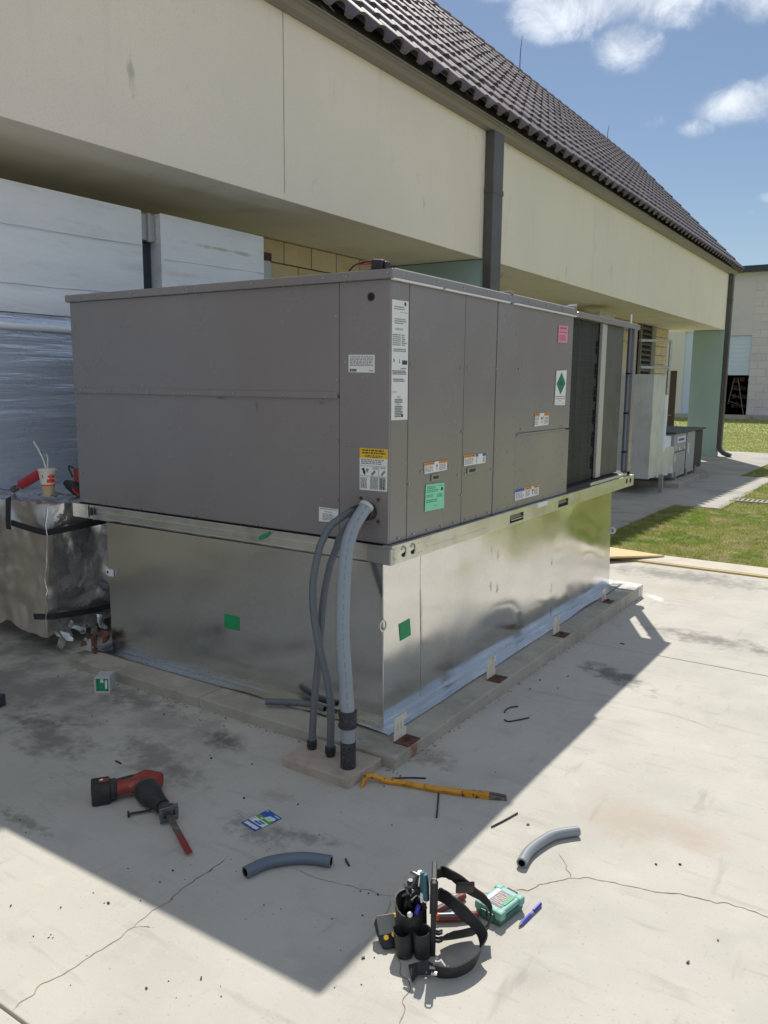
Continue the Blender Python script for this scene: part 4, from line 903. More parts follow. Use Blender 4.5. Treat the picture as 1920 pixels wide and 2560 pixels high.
# ================================================================== anchor brackets on the pad
def bracket(p, lab, big=True):
    t = thing('anchor_bracket', (p.x, p.y, PT), lab, 'bracket', 'steel brackets along the pad')
    s = 1.0 if big else .85; w = .050 * s; hgt = .112 * s
    mm = MB()
    xs = [-w, -w * .52, -w * .30, w * .02, w * .20, w * .58, w]   # slotted upright
    for i, (a, b) in enumerate(zip(xs[:-1], xs[1:])):
        if i % 2 == 0: mm.box(p.x - .004, p.x, p.y + a, p.y + b, PT + .004, PT + hgt)
        else: mm.box(p.x - .004, p.x, p.y + a, p.y + b, PT + .004, PT + hgt * .42); mm.box(p.x - .004, p.x, p.y + a, p.y + b, PT + hgt * .72, PT + hgt)
    mm.build('upright', M_brkt, t)
    mm = MB(); mm.box(p.x - .004, p.x + .075 * s, p.y - w * 1.05, p.y + w * 1.05, PT, PT + .006); mm.build('base_plate', M_rust, t, bevel=.0015)
    mm = MB(); mm.cyl((p.x + .035 * s, p.y + .005, PT + .006), (p.x + .035 * s, p.y + .005, PT + .020), .011, 6); mm.build('anchor_bolt', M_rust, t)
bracket(Zp(1001, 1847.5, PT), 'rusty slotted bracket at the near corner of the pad above the rust stain')
bracket(Zp(1228, 1694.5, PT), 'rusty slotted bracket second from the near pad corner')
bracket(Zp(1391, 1585, PT), 'rusty slotted bracket third from the near pad corner')
bracket(Zp(1510, 1503, PT), 'rusty slotted bracket beside the white sunlit end of the pad', False)
t = thing('corroded_bracket', (-2.02, -.16, PT), 'crumbling brown corroded bracket at the left end of the pad', 'bracket')
m = MB(); m.box(-2.05, -1.99, -.17, -.163, PT, PT + .075); m.build('upright', M_jbox, t, bevel=.002)
m = MB(); rr = random.Random(4)
for i in range(9): c = Vector((-2.0 + rr.uniform(-.06, .06), -.13 + rr.uniform(-.05, .05), PT + rr.uniform(.0, .12))); m.obox(c, Vector((rr.uniform(-1, 1), rr.uniform(-1, 1), rr.uniform(-1, 1))).normalized() * .02, Vector((rr.uniform(-1, 1), rr.uniform(-1, 1), .3)).normalized() * .012, (0, .004, .014))
m.build('rust_flakes', M_rust, t)
m = MB(); m.box(.165, .18, 3.10, 3.40, PT + .001, PT + .004); m.tube([Zp(1515, 1487, PT + .006), Zp(1548, 1463, PT + .006)], .004, 6); m.v = m.v[8:]; m.f = [tuple(i - 8 for i in f) for f in m.f[6:]]; m.m = m.m[6:]
m.build('pad_rod', M_steel, label='thin dark rod lying on the white end of the pad', cat='rod')

# ================================================================== foil duct, wall ducts
def crumple_box(x0, x1, y0, y1, z0, z1, n, amp, sc, skip=()):
    """subdivided box, displaced with creased noise"""
    bm = bmesh.new(); bmesh.ops.create_cube(bm, size=1)
    bmesh.ops.subdivide_edges(bm, edges=bm.edges, cuts=n, use_grid_fill=True)
    for v in bm.verts:
        p = Vector((x0 + (v.co.x + .5) * (x1 - x0), y0 + (v.co.y + .5) * (y1 - y0), z0 + (v.co.z + .5) * (z1 - z0)))
        d = v.co.normalized()
        q = p * sc; a = abs(noise.noise(q)) * 1.4 - .3 + .5 * abs(noise.noise(q * 2.7)) - .2
        v.co = p + d * (amp * a)
    vs = [v.co.copy() for v in bm.verts]; bm.verts.index_update(); fs = [tuple(v.index for v in f.verts) for f in bm.faces]; bm.free(); return vs, fs
fd = thing('foil_duct', (-2.8, .2, .1), 'crumpled silver foil wrapped duct with black straps left of the unit', 'duct')
m = MB(); vs, fs = crumple_box(-3.05, -2.335, -.155, .75, .115, .905, 30, .042, 4.2)
def tilt(v):   # sags lower and inward
    k = (v.z - .1) / .8; x = v.x - .015 * (1 - k); y = v.y - .06 * (1 - k) * max(0, 1 - (v.y + .15) * 2); z = v.z
    if k < .25: z -= .10 * (.25 - k) * (1 + 2.5 * noise.noise(Vector((v.x * 5, v.y * 5, 1))))
    return Vector((x, y, z))
vs = [tilt(v) for v in vs]
left = [f for f in fs if sum(vs[i].y for i in f) / 4 < -.14]; rest = [f for f in fs if f not in set(left)]
m.add(vs, rest, 0); m.f += left; m.m += [1] * len(left)
m.build('wrap', [M_foil, M_foilm], fd, smooth=28)
m = MB()   # peeled corner strip and torn hanging tail
rr = random.Random(8); P = []
for i in range(15):
    k = i / 14; P.append(Vector((-2.305 + rr.uniform(-.010, .010) - .01 * k, -.20 - .05 * k + rr.uniform(-.008, .008), .90 - .78 * k)))
m.ribbon(P, [.05 + .02 * rr.random() for _ in P], .003, Vector((.9, -.45, 0)))
for s in range(7):
    b = Vector((-2.34 + rr.uniform(-.04, .05), -.18 + s * .055, .14 + rr.uniform(-.02, .03))); Q = [b + Vector((.012 * j, rr.uniform(-.03, .03), -.022 * j + rr.uniform(-.008, .008))) for j in range(5)]
    m.ribbon(Q, [.07, .06, .06, .05, .03], .002, Vector((rr.uniform(-.3, .3), 1, rr.uniform(-.3, .3))))
m.build('torn_edge', M_foil, fd, smooth=20)
for z, dz in ((.755, .02), (.235, -.02)):
    m = MB(); y0 = -.235 if z > .5 else -.262
    pts = [(-2.62 if z > .5 else -2.40, y0, z + (.025 if z > .5 else -.01)), (-2.33, y0 + .005, z), (-2.285, y0 + .06, z - .003), (-2.28, .12, z - .01 + dz), (-2.285, .55, z + dz)]
    m.ribbon(spline(pts, 4), .036, .006, Vector((0, 0, 1))); m.build('strap', M_webbing, fd)
m = MB(); m.ribbon([(-2.66, -.22, .93), (-2.64, -.235, .90), (-2.63, -.25, .80), (-2.63, -.25, .74)], .045, .006, Vector((1, 0, 0))); m.build('strap', M_webbing, fd)
m = MB(); m.ribbon([(-2.06, .30, .80), (-2.05, .25, .5), (-2.04, .2, .16)], .05, .01, Vector((0, 1, 0))); m.build('strap', M_webbing, fd)
m = MB(); m.box(-2.33, -1.96, .30, 1.2, .18, .80); m.build('collar', M_galv, fd)
# wall ducts
wd = thing('wall_duct', (-2.75, -.4, 1), 'wide white wrapped duct rising to the soffit at left', 'duct')
def bulge(x, y0, y1, z0, z1, f, nu=40, nv=30):
    def g(u, v):
        y = y0 + (y1 - y0) * u; z = z0 + (z1 - z0) * v; e = min(1, u * 9, (1 - u) * 9) * min(1, v * 9, (1 - v) * 9)
        return (x + .018 * (e - 1) + f(y, z) * e, y, z)
    return grid_sheet(g, nu, nv)
def duct(t, y0, y1, z0, z1, mat, nm, f):
    mm = MB(); mm.add(*bulge(-2.5, y0, y1, z0, z1, f)); mm.box(-3.0, -2.525, y0 + .004, y1 - .004, z0 + .004, z1 - .004); mm.build(nm, mat, t, smooth=50, fix=False)
duct(wd, -2.2, .775, 2.045, 2.787, M_wrap, 'white_wrap', lambda y, z: wob((0, y, z), 2, .010) + .006 * math.sin(z * 22 + y) + (-.006 if 2.53 < z - .02 * y < 2.545 else 0) + (-.005 if 2.20 < z < 2.21 else 0))
def ff(y, z):
    a = wob((0, y, z * 2), 3, .012)
    for zz in (1.955, 1.775, 1.735, 1.42): a += .016 * math.exp(-((z - zz - .02 * y) / .012) ** 2)
    return a - .02
duct(wd, -2.2, .775, .93, 2.040, M_foilb, 'foil_wrap', ff)
m = MB(); m.tube([(-2.500 + wob((y, 0, 0), 4, .006), y, 1.965 + wob((0, y, 5), 3, .006)) for y in np.linspace(-2.2, .77, 16)], .022, 8); m.build('rolled_edge', M_wrap, wd, smooth=60)
wd2 = thing('wall_duct', (-2.75, 1.5, 1), 'narrower white wrapped duct just left of the bare block wall', 'duct')
duct(wd2, .937, 2.0, 1.2, 2.797, M_wrap, 'white_wrap', lambda y, z: wob((0, y, z), 2, .008) + (-.005 if 2.46 < z + .02 * y < 2.472 else 0))
m = MB(); m.box(-2.98, -2.62, .78, .932, 1.2, 2.60); m.build('neck', M_farfascia, wd2)  # dark box painted in for the shaded gap between the two ducts
m = MB(); m.box(-2.98, -2.56, .78, .80, 2.60, 2.80); m.box(-2.98, -2.57, .80, .932, 2.61, 2.78); m.box(-2.57, -2.55, .86, .885, 2.6, 2.79); m.build('duct_flange', M_jbox, wd2)
m = MB(); m.box(-2.98, -2.60, 2.004, 2.02, 1.4, 2.72); m.box(-2.98, -2.66, 2.02, 2.14, 1.4, 2.70); m.box(-2.66, -2.62, 2.10, 2.20, 1.4, 2.70); m.build('end_flange', M_jbox, wd2)
m = MB(); m.box(-2.665, -2.615, 2.095, 2.205, 2.64, 2.705); m.box(-2.67, -2.63, 2.0, 2.06, 2.60, 2.71); m.build('rusty_clip', M_rust, wd2)
m = MB(); m.box(-2.67, -2.65, 2.03, 2.07, 1.4, 2.60); m.build('flange_shadow_gap', M_black, wd2)

for t_, ya_, yb_, zs_ in ((wd, -2.2, .76, (2.54, 2.21)), (wd2, .95, 1.99, (2.47,))):
    for z_ in zs_:
        m = MB(); m.tube([(-2.4985 + wob((y, z_, 0), 3, .003), y, z_ + .02 * y + wob((y, 0, z_), 4, .006)) for y in np.linspace(ya_, yb_, 14)], .0024, 5); m.build('wrap_seam', M_wrapseam, t_)
scale_about_cam([wd, wd2], 1.12)  # both wall ducts scaled about the camera, by less than the building

# ================================================================== on the foil duct: cup, can, drill
ZC = .925
c = Zp(122, 1240, ZC); 
cup = thing('drink_cup', (c.x, c.y, ZC), 'white paper drink cup with red print and two straws', 'cup')
hh = .165; r0, r1 = .034, .054
m = MB(); n = 24
R_ = lambda z: r0 + (r1 - r0) * z / hh
m.loft([m.ring(c + Vector((0, 0, z)), (1, 0, 0), (0, 1, 0), R_(z), n) for z in (0, .075)], 1); m.loft([m.ring(c + Vector((0, 0, z)), (1, 0, 0), (0, 1, 0), R_(z), n) for z in (.075, hh)], 0)
m.build('cup_body', [M_cup, M_drink], cup, smooth=40)
m = MB(); m.loft([m.ring(c + Vector((0, 0, z)), (1, 0, 0), (0, 1, 0), r, n) for z, r in ((hh - .004, r1 + .003), (hh + .004, r1 + .004), (hh + .010, r1 - .003), (hh + .012, .01))]); m.build('lid', M_cup, cup, smooth=40)
fwd = (CAM - c); fwd.z = 0; fwd.normalize(); side = Vector((0, 0, 1)).cross(fwd)
def oncup(a, z, o=.0006): rad = R_(z) + o; return c + (fwd * math.cos(a) + side * math.sin(a)) * rad + Vector((0, 0, z))
m = MB()
def patch(a0, a1, z0, z1, mi=0):
    k = max(2, int(abs(a1 - a0) / .12)); vs = []
    for i in range(k + 1): a = a0 + (a1 - a0) * i / k; vs += [oncup(a, z0), oncup(a, z1)]
    m.add(vs, [(2 * i, 2 * i + 2, 2 * i + 3, 2 * i + 1) for i in range(k)], mi)
patch(-1.4, 1.4, .068, .077)
for a0, a1, z0, z1 in ((.0, .22, .122, .137), (.18, .30, .115, .142), (.34, .44, .118, .146), (.46, .60, .118, .138), (.62, .74, .118, .146), (.76, .98, .118, .136), (-.15, .12, .088, .112), (.14, .24, .088, .112), (.26, .40, .090, .118), (.42, .60, .088, .112), (.60, .72, .088, .12), (.74, 1.0, .088, .104), (-.05, .9, .101, .110), (.05, .95, .126, .131)):
    patch(a0, a1, z0, z1)
for a0, a1, z0, z1 in ((-.72, -.56, .126, .140), (-.76, -.52, .122, .125), (-.76, -.54, .114, .117)): patch(a0, a1, z0, z1)
m.build('red_print', M_cupred, cup)
m = MB(); s0 = c + Vector((0, 0, hh)); P = [Zp(133, 1172, c.z + hh), ]
def atdepth(px, py): return Yp(px, py, c.y)
m.tube([s0, atdepth(120, 1145), atdepth(116, 1136), atdepth(111, 1140)], .0045, 7); m.build('straw', M_strawg, cup, smooth=50)
m = MB(); m.tube([s0 - side * .005, atdepth(108, 1148), atdepth(95, 1122), atdepth(84, 1104)], .0045, 7); m.build('straw', M_white, cup, smooth=50)
m = MB(); a, b = Zp(50, 1213, .96), Zp(103, 1181, 1.0); a = Yp(52, 1213, c.y + .0); b = Yp(106, 1180, c.y + .05); d = (b - a).normalized()
can = thing('red_cylinder', (a.x, a.y, ZC), 'red cylinder with a metal neck lying beside the drink cup', 'cylinder')
m = MB(); m.cyl(a, b, .032, 18); m.build('cylinder', M_redcan, can, bevel=.006, smooth=40)
m = MB(); m.cyl(a, a - d * .05, .012, 10); m.cyl(a - d * .04, a - d * .075, .022, 10); m.build('valve', M_worn, can)
m = MB(); e = a - d * .075; m.tube(spline([e, e + Vector((-.06, -.02, .0)), e + Vector((-.14, -.03, .01)), e + Vector((-.25, .02, .02))], 5), .004, 6); m.build('torch_tube', M_steel, can)
q = Yp(178, 1215, c.y + .12)
dr2 = thing('red_drill', (q.x, q.y, ZC), 'red and black cordless tool lying at the left edge of the unit', 'power tool')
m = MB(); m.tube(spline([q + Vector((-.06, 0, .02)), q + Vector((0, .02, -.01)), q + Vector((.10, .05, -.05))], 4), [.018, .022, .03, .036, .04, .045, .046, .046, .045], 10); m.build('body', M_rubber, dr2, smooth=50)
m = MB(); m.obox(q + Vector((.07, .02, .075)), (.03, 0, 0), (0, .03, 0), (0, .0, .045)); m.build('battery', M_redt, dr2, bevel=.008)
m = MB(); m.tube([q + Vector((.03, 0, .12)), q + Vector((-.01, 0, .13)), q + Vector((-.015, 0, .11)), q + Vector((.02, 0, .06))], .006, 6); m.build('belt_hook', M_blackp, dr2)
m = MB(); m.obox(q + Vector((.085, -.02, -.03)), Vector((.03, 0, -.02)), (0, .012, 0), (.004, 0, .008)); m.build('trigger', M_redt, dr2)
m = MB(); rr = random.Random(2)
for i in range(22): p = Vector((c.x + rr.uniform(-.14, .12), c.y + rr.uniform(-.05, .10), ZC + .006)); m.obox(p, Vector((rr.uniform(-1, 1), rr.uniform(-1, 1), 0)).normalized() * .009, (0, 0, .002), Vector((rr.uniform(-1, 1), rr.uniform(-1, 1), .2)).normalized() * .004)
m.build('scraps', M_printk, kind='stuff', label='small dark scraps scattered round the cup on the duct')

# wires and relay on top of the unit
rl = thing('loose_relay', (-.12, .06, 2.15), 'loose black relay with red and black leads on top of the unit', 'relay')
c1 = Yp(951, 663, .05); m = MB(); m.obox(c1, (.030, 0, -.004), (0, .03, 0), (.003, 0, .022)); m.obox(c1 + Vector((.036, 0, -.004)), (.007, 0, 0), (0, .02, 0), (0, 0, .016)); m.build('relay_body', M_blackp, rl, bevel=.004)
g1 = lambda a, b: Yp(860 + a * .0844, 640 + b * .0844, .05)
m = MB(); m.tube(spline([g1(150, 450), g1(250, 330), g1(370, 250), g1(520, 200), g1(700, 160), g1(950, 150), g1(1050, 200)], 5), .0045, 7); m.tube(spline([g1(600, 440), g1(760, 400), g1(950, 400)], 4), .003, 6); m.build('black_lead', M_blackp, rl, smooth=60)
m = MB(); m.tube(spline([g1(420, 262), g1(560, 250), g1(700, 235), g1(900, 215), g1(1000, 250)], 5), .0042, 7); m.tube(spline([g1(800, 385), g1(900, 395), g1(990, 400)], 4), .003, 6); m.tube(spline([g1(900, 290), g1(920, 330), g1(1000, 370)], 4), .003, 6); m.build('red_lead', M_redcan, rl, smooth=60)
m = MB(); a, b = Xp(1499, 782, -3.2), Xp(1536, 806, -3.2); m.box(-3.5, -3.2, a.y, b.y, a.z - .6, a.z); m.box(-3.52, -3.18, a.y - .02, b.y + .02, a.z, a.z + .03); m.build('metal_cap', M_kerb, label='small pale metal box with a dark rim beyond the unit under the soffit', cat='metal box')

# ================================================================== tools on the ground
# crowbar
t = thing('crowbar', (.45, -.35, 0), 'yellow crowbar with a worn forked end lying by the pad corner', 'crowbar')
k2 = lambda a, b: (890 + a * .2411, 1900 + b * .2411)
hook = [Zp(*k2(60, 282), .004), Zp(*k2(78, 225), .012), Zp(*k2(105, 180), .022), Zp(*k2(160, 165), .030), Zp(*k2(230, 182), .024), Zp(*k2(330, 215), .013)]
bar = [Zp(*k2(a, b), .013) for a, b in ((500, 240), (800, 295), (1000, 322), (1150, 345))]
tip = [Zp(*k2(a, b), .010) for a, b in ((1150, 345), (1300, 362), (1400, 372))]
P = spline(hook + bar, 5); m = MB(); rad = [.006 + .007 * min(1, i / 10) for i in range(len(P))]; m.tube(P, rad, 6); m.build('shaft', M_crow, t, smooth=35)
e0, e1 = bar[-1], Zp(*k2(1560, 385), .006); d = (e1 - e0).normalized(); s = Vector((-d.y, d.x, 0)); L_ = (e1 - e0).length
m = MB(); m.loft([[e0 + d * (L_ * k) + s * (w * sx) + Vector((0, 0, zz * sz)) for sx, sz in ((-1, -1), (1, -1), (1, 1), (-1, 1))] for k, w, zz in ((-.10, .0105, .0105), (.25, .014, .011), (.56, .0185, .0082))]); m.build('neck', M_crow, t, smooth=35)
m = MB()
for sg in (-1, 1): m.hexa([e0 + d * (L_ * .55) + s * (sg * .001) + Vector((0, 0, -.008)), e0 + d * (L_ * .55) + s * (sg * .019) + Vector((0, 0, -.008)), e1 + s * (sg * .021) + Vector((0, 0, -.005)), e1 + s * (sg * .004) + Vector((0, 0, -.005))], [e0 + d * (L_ * .55) + s * (sg * .001) + Vector((0, 0, .008)), e0 + d * (L_ * .55) + s * (sg * .019) + Vector((0, 0, .008)), e1 + s * (sg * .021), e1 + s * (sg * .004)])
m.build('forked_claw', M_worn, t)
# reciprocating saw lying on its side: frame along the blade (D) and across (S)
A = Zp(352, 1962, .045); B = Zp(432, 2046, .035); D = (B - A); D.z = 0; D.normalize()
bat = Zp(252, 1978, .045); H = (A - bat); H.z = 0; H.normalize(); up = Vector((0, 0, 1))
saw = thing('reciprocating_saw', (A.x, A.y, 0), 'red and black cordless reciprocating saw lying on the shaded concrete', 'power tool')
S_ = up.cross(D); HS = up.cross(H)
m = MB(); m.obox(bat + up * .0, H * .036, HS * .038, up * .044); m.obox(bat + H * .045, H * .016, HS * .030, up * .036); bty = m.build('battery', M_rubber, saw, bevel=.008, smooth=40)
m = MB(); m.obox(bat - H * .0365 + up * .008, H * .001, HS * .020, up * .010); m.build('battery_label', M_orange_t, bty)
m = MB(); m.obox(bat + H * .012 + up * .0455, H * .020, HS * .012, up * .002); m.build('battery_button', M_redt, bty, bevel=.002)
m = MB(); m.obox(bat + H * .004 + up * .0475, H * .006, HS * .006, up * .001); m.build('battery_mark', M_white, bty)
def orings(specs, n=14):  # (centre, axis, half width across, half height)
    rs = []
    for c_, ax, w_, h_ in specs:
        ax = ax.normalized(); sd = up.cross(ax).normalized(); rs.append([c_ + sd * (w_ * math.copysign(abs(math.cos(q)) ** .7, math.cos(q))) + up * (h_ * math.copysign(abs(math.sin(q)) ** .7, math.sin(q))) for q in [2 * math.pi * i / n for i in range(n)]])
    return rs
hb = bat + H * .055
rear = Zp(367, 1950, .045)
m = MB(); m.loft(orings([(hb, H, .026, .028), (hb + H * .05, H, .021, .023), (hb + H * .10, H + D * .15, .026, .030), (A + D * .035 - S_ * .0, H + D * .8, .038, .036)])); m.build('grip_body', M_redt, saw, smooth=50)
m = MB(); off = -D * .055
m.loft(orings([(hb + off * .4 + H * .0, H - D * .3, .013, .020), (hb + off * .85 + H * .045, H, .014, .018), (hb + off + H * .10, H, .018, .022), (rear - D * .02, H + D * .3, .030, .034), (rear + D * .035 + H * .02, D + H * .3, .042, .040), (A + D * .055, D, .040, .040)])); m.build('handle', M_redt, saw, smooth=50)
m = MB(); m.loft(orings([(hb + off * .80 + H * .012, H, .0145, .019), (hb + off * .92 + H * .05, H, .016, .0205), (hb + off + H * .09, H, .017, .022)])); m.build('rubber_grip', M_rubber, saw, smooth=50)
m = MB(); C0 = A + D * .045; m.loft(orings([(C0 - D * .008, D, .042, .041), (C0 + D * .004, D, .044, .043)])); m.build('ring', M_steel, saw, smooth=40)
m = MB(); m.loft(orings([(C0 + D * .004, D, .046, .043), (C0 + D * .05, D, .046, .044), (C0 + D * .085, D, .036, .036), (C0 + D * .14, D, .027, .030), (C0 + D * .17, D, .026, .028)])); m.build('boot', M_rubber, saw, smooth=50)
E0 = C0 + D * .172; E0.z = .040
m = MB(); m.loft(orings([(E0, D, .022, .026), (E0 + D * .03, D, .024, .032), (E0 + D * .045, D, .030, .038)])); m.build('shoe_mount', M_steel, saw, smooth=40)
m = MB(); c_ = E0 + D * .05; m.obox(c_ + up * .020 + S_ * .0, D * .005, S_ * .036, up * .010); m.obox(c_ - up * .022, D * .005, S_ * .036, up * .010); m.obox(c_ + S_ * .03, D * .005, S_ * .008, up * .014); m.obox(c_ - S_ * .03, D * .005, S_ * .008, up * .014); m.build('shoe', M_steel, saw, bevel=.003)
bt = Zp(474, 2134, .012); bs = E0 + D * .03; bd = (bt - bs).normalized(); sd = bd.cross(up).normalized(); nn = sd.cross(bd)
m = MB(); m.obox(bs.lerp(bt, .30), bd * ((bt - bs).length * .30), sd * .012, nn * .0012, 0); m.obox(bs.lerp(bt, .79), bd * ((bt - bs).length * .20), sd * .0122, nn * .0013, 1); m.build('blade', [M_worn, M_redb], saw)
m = MB(); f0 = C0 + D * .055 + S_ * -.05; f0 = Zp(345, 2031, .01); m.tube([f0 + H * .05, f0, f0 - H * .03], .005, 6); m.obox(f0 - H * .035, H * .004, HS * .014, up * .006); m.build('adjust_lever', M_blackp, saw)
# printed card
P = [Gp(*p) + Vector((0, 0, .0012)) for p in ((671, 2025), (705, 2047), (637, 2079), (603, 2058))]   # far-left, far-right, near-right, near-left
mats = [M_bluebr, M_white, M_greenp, M_blue, M_print, M_mint]; m = MB(); m.prism(P, (0, 0, .001))
at = lambda u, v: P[3].lerp(P[2], u).lerp(P[0].lerp(P[1], u), v)      # v from near edge to far edge
def cr(u0, v0, u1, v1, mi, h): m.prism([at(u0, v0) + Vector((0, 0, .001)), at(u1, v0) + Vector((0, 0, .001)), at(u1, v1) + Vector((0, 0, .001)), at(u0, v1) + Vector((0, 0, .001))], (0, 0, h), mi)
cr(0, .27, 1, .50, 1, .0002); cr(0, .50, 1, .66, 2, .0002)
for i, (a, b) in enumerate(((.08, .20), (.22, .36), (.38, .50), (.52, .66), (.68, .80), (.82, .93))): cr(a, .06 + .012 * (i % 2), b, .19, 1, .0004)
cr(.30, .30, .78, .38, 3, .0004); cr(.45, .40, .85, .46, 3, .0004)
for v in (.29, .36, .43): cr(.04, v, .12, v + .04, 4, .0004)
m.prism([at(u, v) + Vector((0, 0, .001)) for u, v in ((.42, .62), (.80, .60), (.95, .74), (.86, .84), (.5, .80))], (0, 0, .0005), 1); m.prism([at(u, v) + Vector((0, 0, .001)) for u, v in ((.55, .64), (.75, .64), (.80, .72), (.60, .74))], (0, 0, .0007), 5)
cr(.30, .55, .45, .60, 1, .0004); cr(.05, .9, .12, .96, 1, .0004); cr(.62, .90, .95, .95, 5, .0003)
m.build('product_card', mats, label='small blue white and green printed card lying on the concrete', cat='card', fix=False)

# electrical box beside the pad
b0 = Gp(241, 1733); jb = thing('junction_box', (b0.x, b0.y, 0), 'small open white plastic box with green board beside the pad', 'electrical box')
u = (Gp(272, 1737) - b0); u.z = 0; u = Vector((.052, .034, 0)).normalized(); v = Vector((-u.y, u.x, 0)); c = b0 + u * .033 + v * .045
m = MB()
for d_, w_ in ((u, v), (-u, v)): m.obox(c + d_ * .036 + up * .046, d_ * .002, w_ * .042, up * .045)
m.obox(c + v * .042 + up * .046, u * .038, v * .002, up * .045); m.obox(c + up * .002, u * .038, v * .042, up * .002); m.obox(c + up * .090, u * .038, v * .042, up * .002)
m.obox(c - v * .044 + up * .086, u * .042, v * .003, up * .006); m.obox(c - v * .044 + up * .006, u * .042, v * .003, up * .006); m.obox(c - v * .044 + u * .038 + up * .046, u * .005, v * .003, up * .036); m.obox(c - v * .044 - u * .038 + up * .046, u * .005, v * .003, up * .036)
m.build('box_shell', M_jbox, jb, bevel=.0015)
m = MB(); m.obox(c - v * .030 + up * .046, u * .033, v * .002, up * .036); m.build('circuit_board', M_tape, jb)
m = MB(); m.obox(c - v * .034 + u * -.004 + up * .066, u * .008, v * .003, up * .010); m.obox(c - v * .034 + u * .018 + up * .046, u * .006, v * .003, up * .024); m.build('board_parts', M_white, jb)
m = MB(); p = Gp(-4, 1768); m.obox(p + Vector((-.03, 0, .03)), (.045, .01, 0), (-.01, .03, 0), (0, 0, .03)); m.build('blue_box', M_farfascia, bevel=.004, label='dark blue box partly out of view at the left edge of the slab', cat='box')

# ---- tool pouch with belt
kp = lambda a, b: (900 + a * .2411, 2120 + b * .2411)
b0 = Gp(*kp(775, 1105)); b1 = Gp(*kp(690, 900))
pouch = thing('tool_pouch', (b0.x - .03, b0.y, 0), 'black tool pouch stuffed with hand tools and its belt loop spread out', 'tool bag')
vd = (CAM - b0); vd.z = 0; vd.normalize(); rt = Vector((-vd.y, vd.x, 0))      # towards the camera / to the right of the picture
bpn = b0 + Vector((0, 0, 0))
HP = Yp(*kp(745, 150), b0.y + .03).z * .93
m = MB(); m.obox(b0 + up * (HP * .48) - vd * .045 - rt * .006, rt * .008, vd * .058, up * (HP * .47)); m.build('back_plate', M_rubber, pouch, bevel=.004)
cl = b0 + up * (HP * .93) - rt * .006 + vd * .012; m = MB(); m.tube([cl - rt * .009 - up * .09, cl - rt * .009 + up * .010, cl - rt * .005 + up * .018, cl + rt * .005 + up * .018, cl + rt * .009 + up * .010, cl + rt * .009 - up * .09], .0028, 6); m.build('belt_clip', M_blackp, pouch, smooth=50)
def pocket(cx, cy, rx, ry, h, lean=0.0, nm='pocket', cutf=.0):
    c_ = b0 - rt * cx - vd * cy; mm = MB(); n = 18; top = []; bot = []; ti = []
    for i in range(n):
        q = 2 * math.pi * i / n; e = rt * (rx * math.cos(q)) + vd * (ry * math.sin(q))
        bot.append(c_ + e * .86 + up * .003); top.append(c_ - rt * lean + e + up * (h - cutf * max(0, math.sin(q)) * h)); ti.append(c_ - rt * lean + e * .90 + up * (h - cutf * max(0, math.sin(q)) * h - .001))
    inn = [c_ + (p - c_) * .6 + up * .01 for p in bot]
    mm.loft([bot, top, ti, inn], 0, True, True); return mm.build(nm, M_rubber, pouch, smooth=45)
pocket(.064, .045, .048, .055, HP * .58, .012, cutf=.16)
pocket(.036, -.012, .0265, .024, HP * .37, .004, cutf=.10); pocket(.088, -.014, .0275, .024, HP * .35, .008, cutf=.10)
# tools sticking out of the pouch
rr = random.Random(12)
def ptool(nm, mat, a, b, r, n=8, lab=None): mm = MB(); mm.tube([a, a.lerp(b, .5), b], r, n); o = mm.build(nm, mat, pouch, smooth=50); return o
pk = lambda px, py, dy=0: Yp(*kp(px, py), b0.y - .0 + dy)
ptool('plier_handle', M_tealt, pk(690, 540), pk(672, 270), [.009, .011, .008]); ptool('plier_handle', M_tealt, pk(665, 520), pk(645, 250), [.007, .009, .007])
ptool('wrench', M_chrome, pk(600, 560, .02), pk(625, 245, .02), [.006, .006, .008]); 
m = MB(); m.tube([pk(520, 245), pk(560, 262), pk(600, 275), pk(575, 330), pk(545, 390)], [.004, .006, .008, .007, .006], 7); m.build('wire_cutter', M_steel, pouch, smooth=50)
m = MB(); m.tube([pk(455, 370), pk(475, 405), pk(520, 400), pk(560, 380)], [.003, .005, .006, .005], 7); m.tube([pk(475, 405), pk(500, 470), pk(440, 500)], [.005, .005, .004], 6); m.build('needle_pliers', M_steel, pouch, smooth=50)
m = MB()
for i in range(14):
    a = pk(rr.uniform(430, 680), rr.uniform(540, 640), rr.uniform(.0, .05)); b = pk(rr.uniform(470, 690), rr.uniform(330, 500), rr.uniform(.0, .05)); m.tube([a, b], [.007, rr.uniform(.004, .009)], 7)
m.build('screwdrivers', M_blackp, pouch, smooth=50)
m = MB()
for i in range(5):
    a = pk(rr.uniform(480, 680), rr.uniform(420, 560), rr.uniform(-.01, .03)); m.tube([a, a + up * .02 + rt * rr.uniform(-.02, .02)], .004, 6)
m.build('driver_tips', M_chrome, pouch, smooth=50)
ptool('pen_cap', M_white, pk(640, 560, -.01), pk(640, 470, -.01), [.004, .005, .005]); ptool('driver_handle', M_penb, pk(585, 680, -.02), pk(610, 600, -.02), [.008, .008, .006])
m = MB(); q = pk(517, 690, -.05); m.loft([m.ring(q + rt * (.009 * math.cos(k)) * 0 + up * (.008 * k), rt, vd, r, 10) for k, r in ((-1, .004), (-.4, .008), (.4, .008), (1, .003))]); m.build('white_knob', M_white, pouch, smooth=50)
